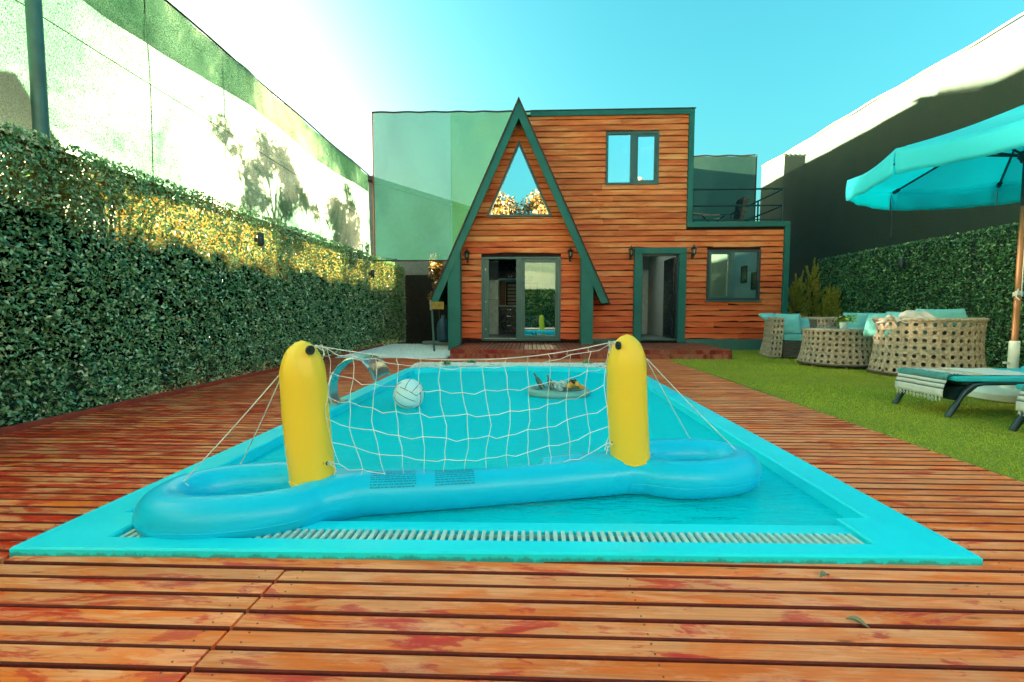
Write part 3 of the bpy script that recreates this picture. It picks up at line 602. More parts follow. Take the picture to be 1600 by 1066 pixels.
hedge(8.0, 5.6, 13.1, -1, 'wall of artificial ivy leaves behind the wicker furniture on the right', 'hedge_leaf_right', lambda y: (2100, .048) if y < 10 else (1700, .052), top=2.38, back=2.2)
m = MB(); m.box(-4.2, -.3, 15.25, 15.35, -.1, 2.2); o = m.build('back_wall', 'alley_dark'); tag(o, 'dark wall closing the gravel alley left of the cabin', 'wall')
m = MB(); m.box(6.45, 8.05, 16.3, 16.4, -.1, 3.0); o = m.build('back_wall', 'dark_backing'); tag(o, 'dark boarding closing the alley right of the cabin', 'wall')
hb = thing('artificial_hedge', 'ivy covered fence behind the photographer, mirrored in the sliding door', 'hedge', (2, -5.2, 0))
n = 16000; P = np.stack([RNG.uniform(-4.3, 8, n), -5.15+RNG.uniform(-.03, .05, n), RNG.uniform(0, 2.4, n)], 1); D = RNG.normal(size=(n, 3)); D[:, 2] -= .5; V, F = leaf_quads(P, .09, D, .5); npmesh('leaves', V, F, 'hedge_leaf_right', hb)
MB().box(-4.3, 8.1, -5.28, -5.2, 0, 2.35).build('backing_panel', 'hedge_backing', hb)
nbh = thing('screen_net', 'pale net above the fence behind the photographer, mirrored in the sliding door', 'net', (2, -5.3, 2.3)); sheet(-4.42, 8.1, -5.3, 2.3, 5.3, 'net_rear', 'net_sheet', nbh)
def sconce(x, y, z, f, label):
    t = thing('wall_sconce', label, 'lamp', (x, y, z), 'cylinder lamps on the hedges'); m = MB()
    m.lathe([(.0, -.10), (.042, -.10), (.046, -.095), (.046, .095), (.042, .10), (0, .10)], 18, (x+f*.09, y, z)); m.build('lamp_body', 'sconce_black', t, True)
    m = MB(); m.box(min(x, x+f*.06), max(x, x+f*.06), y-.02, y+.02, z-.03, z+.03); m.build('bracket', 'sconce_black', t)
    m = MB(); m.lathe([(.034, -.001), (.0, 0)], 14, (x+f*.09, y, z-.1005)); m.build('lens', 'lamp_glass', t)
sconce(-4.15, 6.79, 2.04, 1, 'black cylinder lamp on the left hedge, nearer of the two'); sconce(-4.15, 11.69, 1.94, 1, 'black cylinder lamp on the left hedge, farther one near the cabin')
sconce(7.93, 10.01, 1.98, -1, 'black cylinder lamp on the right hedge above the wicker sofa')

# ================================================================ THE CABIN
house = thing('timber_cabin', 'red timber cabin with a pointed gable on its left and a green edged flat block', 'cabin', (0, 11.6, 0))
FY = 11.6; AX, AZ, SL = -.275, 5.93, .4545         # ridge of the pointed gable at its front plane, half-width per metre of height
AW = 11.45                                          # gable wall plane
# facade backing (with real openings)
def wall_cells(x0, x1, z0, z1, holes, y0, y1, mb):
    xs = sorted({x0, x1, *[v for h in holes for v in h[:2] if x0 < v < x1]}); zs = sorted({z0, z1, *[v for h in holes for v in h[2:] if z0 < v < z1]})
    for i in range(len(xs)-1):
        for j in range(len(zs)-1):
            cx, cz = (xs[i]+xs[i+1])/2, (zs[j]+zs[j+1])/2
            if any(h[0] < cx < h[1] and h[2] < cz < h[3] for h in holes): continue
            mb.box(xs[i], xs[i+1], y0, y1, zs[j], zs[j+1])
UW = (1.87, 3.16, 4.10, 5.38); LW = (4.40, 5.70, 1.25, 2.49); DR = (2.60, 3.88, .27, 2.55); SD = (-1.215, .765, .235, 2.325)
m = MB(); wall_cells(.3, 3.95, 0, 5.84, [UW, DR], FY+.03, FY+.14, m); wall_cells(3.95, 6.33, 0, 3.12, [LW], FY+.03, FY+.14, m); m.prism([(-.16, 5.84), (.3, 5.84), (.3, 4.9), (.12, 4.9)], FY+.03, FY+.14); m.build('facade_wall', 'house_backing', house)
m = MB(); SDh = SD
wall_cells(-1.74, 1.30, 0, 2.5, [SD], AW+.03, AW+.14, m)
tri = [(-1.045, 3.33), (.505, 3.33), (AX, 5.10)]      # gable window outline
def hw(z, inset=0): return max(0, (AZ-z)*SL-inset)
m.prism([(-hw(2.5)+AX+.05, 2.5), (hw(2.5)+AX-.05, 2.5), (AX+hw(3.33)-.05, 3.33), (AX-hw(3.33)+.05, 3.33)], AW+.03, AW+.14)
m.prism([(AX-hw(3.33)+.05, 3.33), (tri[0][0], 3.33), (AX, 5.10), (AX, 5.8)], AW+.03, AW+.14); m.prism([(AX+hw(3.33)-.05, 3.33), (AX, 5.8), (AX, 5.10), (tri[1][0], 3.33)], AW+.03, AW+.14)
m.build('gable_wall', 'house_backing', house)
m = MB(); m.box(3.85, 3.95, FY+.14, 19, 3.1, 5.84); m.box(6.23, 6.33, FY+.14, 15.5, 0, 3.12); m.box(-1.74, 6.33, 15.4, 15.5, 0, 3.1); m.box(.3, 3.95, 15.4, 15.5, 3.1, 5.84); m.box(-1.8, -1.7, AW+.14, 15.4, 0, 2.2)  # upper side wall lengthened past the back wall, unseen, to shade the right net
[m.box(a, b, c, d, e, f) for a, b, e, f in ((.3, 3.84, 5.78, 5.84), (3.95, 6.25, 3.0, 3.06), (.3, 6.2, 2.75, 2.8), (-1.7, .3, 2.75, 2.8)) for c, d in ((FY+.14, 11.85), (13.95, 15.4))]  # roof and ceilings left open in the middle, unseen, to let light into the rooms
m.build('side_walls', 'white_plaster', house)
# siding boards, live-edged, one object each
def siding_board(x0, x1, z0, z1, yf, rough=1., x0b=None, x1b=None):
    """front face at yf; the x limits may differ at top and bottom (slopes)"""
    x0b = x0 if x0b is None else x0b; x1b = x1 if x1b is None else x1b
    L = max(x1, x1b)-min(x0, x0b)
    if L < .04: return
    n = max(1, int(L/.16)); m = MB(); ph = random.uniform(0, 9); amp = .007*rough
    for i in range(n+1):
        u = i/n; xt, xb = x0+(x1-x0)*u, x0b+(x1b-x0b)*u
        wv = amp*math.sin(xb*3.1+ph)+amp*.8*math.sin(xb*7.3+ph*2)+random.uniform(-.004, .004)*rough
        m.v += [(xt, yf+.03, z1), (xt, yf+.010, z1+.0), (xt*.35+xb*.65, yf-.004+random.uniform(-.002, .002), z0*.62+z1*.38), (xb, yf-.016, z0+.014+wv), (xb, yf-.008, z0+wv), (xb, yf+.03, z0+wv)]
    for i in range(n):
        for j in range(5): a = i*6+j; m.f.append((a, a+1, a+7, a+6)); m.mi.append(0)
    m.f += [tuple(range(6)), tuple(range(n*6+5, n*6-1, -1))]; m.mi += [0, 0]
    o = m.build('siding_board', 'siding_wood', house); 
    for p in o.data.polygons: p.use_smooth = False
    return o
ROW = .1425; z = .285; r = 0
while z < 5.76:
    z1 = min(z+ROW-.014, 5.775); zc = (z+z1)/2
    rough = 1.8 if zc < 1.3 else (1.3 if zc < 2.7 else .7)
    # main block
    left = lambda zz: AX+hw(zz)-.16 if zz > 2.05 else 1.42
    xe = 3.868 if zc > 3.08 else 6.242
    if not (3.03 < zc < 3.2) or True:
        if 3.03 < zc < 3.2: xe = 3.868
        segs = [[left(z), xe]]
        for h in (UW, LW, DR):
            if z1 > h[2]+.02 and z < h[3]-.02:
                ns = []
                for a, b in segs:
                    if h[1] <= a or h[0] >= b: ns.append([a, b]); continue
                    if h[0]-.004 > a: ns.append([a, h[0]-.004])
                    if h[1]+.004 < b: ns.append([h[1]+.004, b])
                segs = ns
        for a, b in segs:
            cuts = [a]
            if b-a > 2.2: cuts.append(a+(b-a)*random.uniform(.3, .7))
            cuts.append(b)
            for c, d in zip(cuts[:-1], cuts[1:]):
                sl = (left(z), left(z1)) if c == left(z) else (c, c)
                siding_board(sl[1], d-.003, z, z1, FY, rough, sl[0], d-.003)
    # gable
    a0, a1 = AX-hw(z, .02), AX-hw(z1, .02)
    lo = max(a0, -1.73), max(a1, -1.73); hi = min(2*AX-a0, 1.295), min(2*AX-a1, 1.295)
    zz0, zz1 = z, z1
    if zz1 < 5.75:
        if zz1 > SD[2]+.02 and zz0 < SD[3]-.02:
            siding_board(lo[1], SD[0]-.004, zz0, zz1, AW, rough, lo[0]); siding_board(SD[1]+.004, hi[1], zz0, zz1, AW, rough, SD[1]+.004, hi[0])
        elif zz1 > 3.30 and zz0 < 5.12:
            tw = lambda q: max(0, (5.15-max(q, 3.3))*(.80/1.79))
            if zz0 < 3.30: siding_board(lo[1], hi[1], zz0, 3.305, AW, rough, lo[0], hi[0]); zz0 = 3.32
            siding_board(lo[1], AX-tw(zz1), zz0, zz1, AW, rough, lo[0], AX-tw(zz0)); siding_board(AX+tw(zz1), hi[1], zz0, zz1, AW, rough, AX+tw(zz0), hi[0])
        else: siding_board(lo[1], hi[1], zz0, zz1, AW, rough, lo[0], hi[0])
    z += ROW; r += 1
# green trim round the flat block
def trim(x0, x1, z0, z1, y0=FY-.045, y1=FY+.03, mat='green_trim', name='edge_trim', bev=.006): return MB().box(x0, x1, y0, y1, z0, z1, bev=bev).build(name, mat, house)
trim(.0, 4.0, 5.775, 5.895); trim(3.873, 3.998, 3.18, 5.773); trim(3.873, 6.372, 3.05, 3.178); trim(6.247, 6.372, 0.0, 3.048, FY-.05, FY+.16)
trim(3.89, 6.245, -.02, .275, FY-.05, FY+.03, 'green_plinth', 'plinth', .01); trim(1.5, 2.59, .18, .275, FY-.03, FY+.03, 'green_plinth', 'plinth', .01)
m = MB(); m.box(.0, 4.02, FY-.06, FY+.18, 5.897, 5.915); m.build('coping_strip', 'shingle', house)
# pointed gable: roof slabs, green fascia, posts
def slope_slab(side, off0, off1, y0, y1, ztop, zbot, name, mat):
    # plank parallel to the slope between perpendicular offsets off0..off1 (measured outward)
    ca, sa = math.cos(math.atan(SL)), math.sin(math.atan(SL)); pts = []
    for zz, off in ((ztop, off0), (zbot, off0), (zbot, off1), (ztop, off1)):
        xx = (AZ-zz)*SL+off/ca; pts.append((AX+side*xx, zz))
    # cap at the centre line
    if ztop > AZ-.6: pts = [(AX, AZ+off0/(ca*SL)), pts[1], pts[2], (AX, AZ+off1/(ca*SL))]
    return MB().prism(pts, y0, y1).build(name, mat, house)
for sd_ in (-1, 1):
    slope_slab(sd_, -.165, .0, 11.05, 11.12, AZ, 1.17, 'fascia_board', 'green_trim')
    yb = 15.5 if sd_ < 0 else FY+.02
    slope_slab(sd_, -.10, -.001, 11.122, yb, AZ, 1.19, 'roof_soffit', 'soffit')
    slope_slab(sd_, .002, .035, 11.03, yb, AZ, 1.15, 'roof_covering', 'shingle')
pp = lambda side, xa, xb, zb: MB().prism([(xa, zb), (xb, zb), (xb, (AZ-abs(xb-AX)/SL)-.36 if abs(xb-AX) > abs(xa-AX) else (AZ-abs(xb-AX)/SL)-.36), (xa, (AZ-abs(xa-AX)/SL)-.36)], 11.06, 11.34).build('corner_post', 'green_trim', house)
pp(-1, -2.0, -1.70, -.02); pp(1, 1.23, 1.52, .17)
m = MB(); m.box(-1.99, -1.72, 11.342, 15.4, -.02, 1.9); m.build('knee_wall', 'soffit', house)
m = MB(); m.box(1.30, 1.50, 11.345, FY+.03, .17, 1.95); m.build('knee_wall', 'green_trim', house)
# windows and doors
def frame(name, x0, x1, z0, z1, t, y0, y1, mat='green_frame', parent=house):
    m = MB(); m.box(x0, x1, y0, y1, z1-t, z1, bev=.004); m.box(x0, x1, y0, y1, z0, z0+t, bev=.004); m.box(x0, x0+t, y0, y1, z0+t, z1-t, bev=.004); m.box(x1-t, x1, y0, y1, z0+t, z1-t, bev=.004)
    return m.build(name, mat, parent)
def pane(x0, x1, z0, z1, y, mat, parent, name='pane'): return MB().box(x0, x1, y, y+.008, z0, z1).build(name, mat, parent)
wf = frame('window', *UW, .055, FY-.02, FY+.09); MB().box(2.47, 2.60, FY-.012, FY+.08, UW[2]+.056, UW[3]-.056, bev=.004).build('mullion', 'green_frame', wf)
frame('sash', 2.602, 3.103, 4.158, 5.322, .05, FY-.005, FY+.07, parent=wf); pane(1.925, 2.47, 4.156, 5.324, FY+.03, 'glass_mirror', wf); pane(2.65, 3.05, 4.21, 5.27, FY+.025, 'glass_mirror', wf)
wf2 = frame('window', *LW, .05, FY-.02, FY+.09, 'dark_frame')
frame('sash', 4.452, 4.96, 1.302, 2.438, .05, FY-.005, FY+.07, parent=wf2); MB().box(4.962, 5.06, FY-.01, FY+.08, 1.302, 2.438, bev=.004).build('mullion', 'green_frame', wf2)
pane(4.50, 4.912, 1.35, 2.39, FY+.025, 'glass_mid', wf2); pane(5.06, 5.652, 1.302, 2.438, FY+.05, 'glass_clear', wf2)
hd = MB(); hd.box(4.47, 4.485, FY-.05, FY-.005, 1.86, 1.875); hd.box(4.47, 4.56, FY-.055, FY-.045, 1.86, 1.873); hd.build('handle', 'steel', wf2)
m = MB(); m.box(4.36, 5.74, FY-.06, FY-.0, 1.215, 1.245, bev=.004); m.build('sill', 'green_plinth', wf2)
# gable window: triangular frame and glass
def tri_ring(outer, d, y0, y1, name, mat, parent):
    P3 = [Vector((x, 0, z)) for x, z in outer]; c = (P3[0]+P3[1]+P3[2])/3; inner = []
    for i in range(3):
        a, b, c2 = P3[i-1], P3[i], P3[(i+1) % 3]; e1 = (a-b).normalized(); e2 = (c2-b).normalized(); half = e1.angle(e2)/2
        bis = (e1+e2).normalized(); q = b+bis*(d/math.sin(half)); inner.append((q.x, q.z))
    m = MB(); v = [(x, y, z) for y in (y0, y1) for x, z in outer]+[(x, y, z) for y in (y0, y1) for x, z in inner]
    f = []
    for i in range(3):
        j = (i+1) % 3; f += [(i, j, 6+j, 6+i), (3+i, 9+i, 9+j, 3+j), (i, 3+i, 3+j, j), (6+i, 6+j, 9+j, 9+i)]
    m.add(v, f); return m.build(name, mat, parent), inner
gw, inner = tri_ring([(-1.085, 3.312), (.535, 3.312), (AX, 5.16)], .05, AW-.03, AW+.08, 'window', 'green_frame', house)
m = MB(); m.prism(inner, AW+.02, AW+.028); m.build('pane', 'glass_mirror', gw)
# sliding door
sdf = frame('sliding_door', *SD, .05, AW-.03, AW+.11); MB().box(-.345, -.215, AW-.02, AW+.09, SD[2]+.052, SD[3]-.052, bev=.004).build('mullion', 'green_frame', sdf)
frame('sash', -.213, .714, SD[2]+.052, SD[3]-.052, .085, AW-.012, AW+.05, parent=sdf); pane(-.128, .629, SD[2]+.137, SD[3]-.137, AW+.02, 'glass_mid', sdf)
MB().box(-1.163, -1.03, AW+.0, AW+.10, SD[2]+.052, SD[3]-.052, bev=.004).build('sash', 'green_frame', sdf)
MB().box(-1.163, -.347, AW-.04, AW+.1, SD[2]+.05, SD[2]+.062).build('track', 'steel', sdf)
for zz in (2.0, 1.2, .5): MB().box(-1.12, -1.10, AW-.006, AW-.001, zz, zz+.04).build('latch', 'steel', sdf)
m = MB(); m.box(.60, .625, AW-.05, AW-.013, 1.2, 1.4, bev=.004); m.build('handle', 'dark_frame', sdf)
# entrance: casing, open door, hall
m = MB(); m.box(DR[0], 2.79, FY-.06, FY+.02, DR[2]-.08, 2.40, bev=.006); m.box(3.70, DR[1], FY-.06, FY+.02, DR[2]-.08, 2.40, bev=.006); m.box(DR[0], DR[1], FY-.065, FY+.02, 2.402, DR[3], bev=.006); dcs = m.build('door_casing', 'green_trim', house)
m = MB(); m.box(2.79, 3.70, FY-.05, FY+.14, .245, .275, bev=.004); m.build('threshold', 'green_plinth', dcs)
m = MB(); m.box(2.6, 2.82, FY+.02, FY+.14, .27, 2.5); m.box(3.67, 3.9, FY+.02, FY+.14, .27, 2.5); m.box(2.6, 3.9, FY+.02, FY+.14, 2.36, 2.5); m.build('door_jamb', 'dark_frame', dcs)
dd = MB(); dd.box(3.63, 3.67, FY+.15, FY+1.0, .28, 2.34, bev=.004); ed = dd.build('entrance_door', 'black_gloss', house)
m = MB(); m.tube([(3.63, FY+.9, 1.25), (3.58, FY+.9, 1.25), (3.58, FY+.80, 1.25)], .011, 8); m.build('handle', 'steel', ed, True)
# inside surfaces
m = MB(); m.box(-1.7, 6.23, FY+.15, 15.4, .2, .262); m.build('inner_floor', 'inner_floor', house)
m = MB(); m.box(1.20, 1.30, AW+.15, 15.4, .26, 2.75); m.box(2.60, 2.70, FY+.15, 15.4, .26, 2.75); m.box(3.84, 3.94, FY+.15, 15.4, .26, 2.75); m.box(-1.68, 1.2, 15.2, 15.3, .26, 2.75); m.box(2.7, 3.84, 15.1, 15.2, .26, 2.75); m.box(3.94, 6.2, 14.0, 14.1, .26, 2.75); m.box(6.1, 6.2, FY+.15, 14.0, .26, 2.75); m.build('inner_wall', 'white_plaster', house)
m = MB(); m.box(3.10, 3.18, 14.2, 14.26, .27, 2.25, bev=.004); m.box(2.72, 2.76, 13.6, 14.4, .27, 2.25, bev=.004); m.box(3.18, 3.62, 14.2, 14.24, .27, 2.25, bev=.004); idr = m.build('inner_door', 'white_door', house)
m = MB(); m.box(3.20, 3.23, 14.16, 14.2, 1.15, 1.3); m.build('handle', 'black_gloss', idr)
# things inside
m = MB(); m.box(-1.45, -.97, 13.95, 14.6, .27, 1.32, bev=.02); m.box(-1.45, -.97, 13.95, 14.6, 1.34, 1.93, bev=.02); fr = m.build('fridge', 'fridge_white'); tag(fr, 'pale two door fridge just inside the sliding door', 'fridge')
kc = thing('kitchen_counter', 'dark kitchen counter with three drawers behind the sliding door', 'counter', (-.6, 14, .26))
m = MB(); m.box(-.95, .6, 14.0, 14.6, .27, 1.12, bev=.004); m.build('cabinet', 'navy_cabinet', kc)
for za, zb in ((.38, .68), (.70, .93), (.95, 1.08)):
    d = MB().box(-.90, -.42, 13.975, 13.998, za, zb, bev=.005).build('drawer', 'black_gloss', kc); MB().box(-.70, -.58, 13.955, 13.975, (za+zb)/2, (za+zb)/2+.02).build('handle', 'steel', d)
m = MB(); m.box(-.97, .62, 13.95, 14.62, 1.122, 1.16, bev=.006); m.build('worktop', 'slat_white', kc)
wc = thing('wall_cabinet', 'black kitchen cabinet hanging above the counter', 'cabinet', (-.6, 14.2, 1.98)); m = MB(); m.box(-.97, .1, 14.1, 14.6, 1.99, 2.74); m.build('cabinet_body', 'black_gloss', wc)
for xx in (-.66, -.58): MB().box(xx, xx+.018, 14.085, 14.099, 2.03, 2.06).build('knob', 'steel', wc)
MB().box(-.97, .1, 14.07, 14.6, 1.95, 1.985).build('shelf_edge', 'slat_white', wc)
bl = thing('roller_blind', 'striped cream and brown blind behind the kitchen counter', 'blind', (-.3, 14.75, 1.2))
for i in range(6): MB().box(-.72, .2, 14.70, 14.74, 1.20+i*.115, 1.275+i*.115).build('blind_band', 'blind_cream', bl)
MB().box(-.78, .26, 14.745, 14.77, 1.17, 1.92).build('blind_cloth', 'blind_dark', bl)
m = MB(); m.box(-.97, -.79, 14.66, 14.69, 1.17, 1.94); o = m.build('wood_panel', 'kitchen_wood'); tag(o, 'brown wooden panel between the fridge and the blind', 'panel')
ch = thing('dining_chair', 'mustard upholstered dining chair behind the sliding door glass', 'chair', (.35, 12.6, .26))
m = MB(); m.box(.1, .58, 12.85, 12.93, .72, 1.3, bev=.03); m.build('backrest', 'mustard', ch, True); m = MB(); m.box(.1, .58, 12.4, 12.9, .65, .74, bev=.03); m.build('seat', 'mustard', ch, True)
for xx in (.13, .55):
    for yy in (12.43, 12.88): MB().box(xx-.015, xx+.015, yy-.015, yy+.015, .265, .65).build('leg', 'black_gloss', ch)
dt = thing('dining_table', 'white dining table behind the sliding door glass', 'table', (-.0, 13.3, .26)); m = MB(); m.box(-.4, .75, 13.0, 13.7, .98, 1.02, bev=.006); m.build('table_top', 'slat_white', dt)
for xx in (-.36, .70):
    for yy in (13.05, 13.65): MB().box(xx-.02, xx+.02, yy-.02, yy+.02, .265, .98).build('leg', 'slat_white', dt)
for (y, z, nm) in ((13.3, 2.02, 'framed red toned picture on the wall inside the right window, left one'), (12.68, 1.80, 'framed picture on the wall inside the right window, right and lower one')):
    t = thing('picture_frame', nm, 'picture', (6.09, y, z), 'pictures inside the right window'); m = MB(); m.box(6.07, 6.098, y-.17, y+.17, z-.24, z-.21); m.box(6.07, 6.098, y-.17, y+.17, z+.21, z+.24); m.box(6.07, 6.098, y-.17, y-.14, z-.209, z+.209); m.box(6.07, 6.098, y+.14, y+.17, z-.209, z+.209); m.build('frame', 'dark_frame', t); MB().box(6.085, 6.096, y-.139, y+.139, z-.209, z+.209).build('print', 'kitchen_wood', t)
gl = thing('leaf_garland', 'thin leafy garland hanging inside the left edge of the entrance', 'garland', (2.84, FY+.3, 2.3))
m = MB(); m.tube([(2.84+.02*math.sin(z*9), FY+.3, z) for z in np.arange(.9, 2.34, .06)], .004, 4); m.build('string', 'cord_dark', gl)
n = 90; P = np.stack([2.845+RNG.normal(size=n)*.025, np.full(n, FY+.29), RNG.uniform(.8, 2.3, n)], 1); V, F = leaf_quads(P, .06, RNG.normal(size=(n, 3)), .5); npmesh('garland_leaves', V, F, 'hedge_leaf', gl)
# wall lanterns
def lantern(x, z, yw, label):
    t = thing('wall_lantern', label, 'lantern', (x, yw, z), 'black lanterns on the cabin front'); y = yw-.13
    m = MB(); m.lathe([(.0, .175), (.010, .17), (.016, .15), (.008, .135), (.03, .125), (.062, .095), (.078, .07), (.074, .06), (.0, .06)], 6, (x, y, z)); m.build('roof_cap', 'black_iron', t)
    m = MB(); m.lathe([(.0, -.11), (.012, -.105), (.02, -.09), (.045, -.075), (.05, -.06), (.0, -.06)], 6, (x, y, z)); m.lathe([(0, -.15), (.012, -.14), (.006, -.11), (0, -.1)], 8, (x, y, z)); m.build('base_cup', 'black_iron', t)
    m = MB(); m.lathe([(.042, -.06), (.056, .06)], 6, (x, y, z)); m.build('glass', 'glass_clear', t)
    m = MB(); m.lathe([(0, -.05), (.012, -.045), (.014, 0), (.018, .02), (.010, .045), (0, .05)], 8, (x, y, z)); m.build('bulb', 'lamp_glass', t, True)
    m = MB()
    for k in range(6):
        q = math.pi*2*k/6; m.tube([(x+.046*math.cos(q), y+.046*math.sin(q), z-.06), (x+.060*math.cos(q), y+.060*math.sin(q), z+.06)], .005, 4)
    m.build('cage_bars', 'black_iron', t)
    m = MB(); m.box(x-.028, x+.028, yw-.018, yw-.0, z-.17, z-.02, bev=.004); m.tube([(x, yw-.01, z-.10), (x, yw-.06, z-.15), (x, y+.02, z-.13), (x, y, z-.1)], .009, 6); m.build('wall_arm', 'black_iron', t)
lantern(-1.56, 2.35, AW-.015, 'black lantern on the gable wall left of the sliding door'); lantern(.99, 2.37, AW-.015, 'black lantern on the gable wall right of the sliding door')
lantern(2.50, 2.42, FY-.015, 'black lantern on the cabin wall left of the entrance door'); lantern(4.02, 2.44, FY-.015, 'black lantern between the entrance door and the right window')

# raised platform in front of the cabin
pf = thing('timber_platform', 'low dark red timber step running along the front of the cabin', 'platform', (1.2, 9.4, 0))
x = -1.64
while x < 4.05:
    o = bpy.data.objects.new('board', board_mesh(2.16, .086)); link(o, pf); o.rotation_euler = (0, 0, R(90)); o.location = Vector((x+.045, 9.40, .18+random.uniform(-.001, .001)))-org(pf)
    o.material_slots[0].link = 'OBJECT'; o.material_slots[0].material = MATS['platform_wood']; x += .0945
m = MB(); m.box(-1.66, 4.09, 9.372, 9.396, .095, .183, bev=.003); m.build('front_board', 'platform_wood', pf); m = MB(); m.box(-1.66, 4.09, 9.374, 9.396, -.02, .090, bev=.003); m.build('front_board', 'platform_wood', pf)
m = MB(); m.box(4.085, 4.105, 9.38, 11.54, .095, .183); m.box(4.085, 4.105, 9.38, 11.54, -.02, .090); m.build('end_board', 'platform_wood', pf)
m = MB(); m.box(-1.66, -1.64, 9.38, 11.0, .0, .183); m.box(-1.6, 4.05, 9.42, 11.55, -.05, .14); m.build('frame', 'dark_backing', pf)

# terrace on the right part
tr = thing('terrace_railing', 'dark green metal railing round the roof terrace above the right window', 'railing', (5.1, FY+.1, 3.18))
def bar(a, b, r=.022, name='rail', par=tr, mat='rail_dark'): return MB().tube([a, b], r, 6).build(name, mat, par)
y = FY+.05; yb = 14.6
for zz in (3.98, 3.58): bar((4.0, y, zz), (6.22, y, zz)); bar((6.22, y, zz), (6.22, yb, zz))
bar((4.0, y, 3.24), (6.22, y, 3.24), .015)
for xx in (6.22,): bar((xx, y, 3.18), (xx, y, 4.0), .028, 'post')
for yy in (12.9, yb): bar((6.22, yy, 3.18), (6.22, yy, 4.0), .022, 'post')
bar((4.02, y, 3.18), (4.02, y, 4.0), .022, 'post')
for x in (4.45, 4.85): bar((x, yb, 3.1), (x, yb, 4.1), .014, 'post')
bar((4.0, yb, 3.98), (6.22, yb, 3.98), .02); bar((4.0, yb, 3.58), (6.22, yb, 3.58), .02)
def terrace_chair(x, lean, label):
    t = thing('terrace_chair', label, 'chair', (x, 12.5, 3.06), 'dark folded chairs on the terrace'); s = lean
    m = MB(); m.v = [(x-.03, 12.3, 3.28), (x+.04, 12.3, 3.28), (x+.04+.17*s, 12.3, 3.92), (x-.03+.10*s, 12.3, 3.96), (x-.03, 12.75, 3.28), (x+.04, 12.75, 3.28), (x+.04+.17*s, 12.75, 3.92), (x-.03+.10*s, 12.75, 3.96)]
    m.f = [(0, 1, 2, 3), (7, 6, 5, 4), (0, 4, 5, 1), (1, 5, 6, 2), (2, 6, 7, 3), (3, 7, 4, 0)]; m.mi = [0]*6; m.build('backrest', 'black_gloss', t)
    m = MB(); m.box(min(x, x-.5*s), max(x, x-.5*s), 12.3, 12.75, 3.30, 3.34); m.build('seat', 'black_gloss', t)
    for xa in (x, x-.42*s):
        for ya in (12.33, 12.72): MB().tube([(xa, ya, 3.06), (xa+.05*s, ya, 3.3)], .014, 6).build('leg', 'black_gloss', t)
terrace_chair(4.16, -.3, 'black chair at the left end of the roof terrace beside the green trim'); terrace_chair(5.50, 1.0, 'black chair with tilted back on the roof terrace behind the railing middle')
tt = thing('terrace_table', 'small folding table with pale slats on the roof terrace', 'table', (4.8, 12.9, 3.06))
for k, (a, b) in enumerate((((4.25, 3.66), (4.9, 3.60)), ((4.75, 3.60), (5.2, 3.62)), ((4.98, 3.50), (5.25, 3.54)))): MB().tube([(a[0], 12.8+k*.1, a[1]), (b[0], 12.8+k*.1, b[1])], .014, 6).build('slat', 'wood_pale', tt)
for a, b in (((4.7, 3.08), (5.3, 3.58)), ((5.3, 3.08), (4.7, 3.58))): MB().tube([(a[0], 12.85, a[1]), (b[0], 12.85, b[1])], .02, 6).build('leg', 'black_gloss', tt)

# ================================================================ INFLATABLE VOLLEYBALL SET
vb = thing('inflatable_volleyball_goal', 'blue inflatable pool volleyball frame with two yellow posts and a white net', 'pool float', (-.25, 2.3, -.03))
def remeshed(mb, name, mat, parent, vox, smooth_it, decimate=None):
    o = mb.build(name, mat, None)
    md = o.modifiers.new('r', 'REMESH'); md.mode = 'VOXEL'; md.voxel_size = vox
    m2 = o.modifiers.new('s', 'SMOOTH'); m2.iterations = smooth_it; m2.factor = .5
    dg = bpy.context.evaluated_depsgraph_get(); me = bpy.data.meshes.new_from_object(o.evaluated_get(dg)); bpy.data.objects.remove(o)
    me.name = name; b = org(parent); me.transform(Matrix.Translation(-b)); me.polygons.foreach_set('use_smooth', [True]*len(me.polygons))
    me.materials.clear(); me.materials.append(MATS[mat]); o = bpy.data.objects.new(name, me); link(o, parent); return o
ang = math.atan2(2.46-2.12, 1.6); ca, sa = math.cos(ang), math.sin(ang)
RL = (-1.335, 2.055, .065); RR = (.90, 2.60, .068)
def ring_pts(c, rx, ry, n=44, pw=2.4):
    out = []
    for k in range(n):
        q = 2*math.pi*k/n; cx, sx = math.cos(q), math.sin(q); lx = rx*math.copysign(abs(cx)**(2/pw), cx); ly = ry*math.copysign(abs(sx)**(2/pw), sx)
        out.append((c[0]+lx*ca-ly*sa, c[1]+lx*sa+ly*ca, c[2]))
    return out
m = MB(); m.tube(ring_pts(RL, .335, .215), .104, 16, closed=True); m.tube(ring_pts(RR, .31, .205), .100, 16, closed=True)
a = Vector((-1.02, 2.10, .068)); b = Vector((.60, 2.475, .07))
barp = [a.lerp(b, k/14)+Vector((0, -.035*math.sin(math.pi*k/14), -.004*math.sin(math.pi*k/14))) for k in range(15)]
m.tube(barp, [.108-.014*math.sin(math.pi*k/14) for k in range(15)], 18)
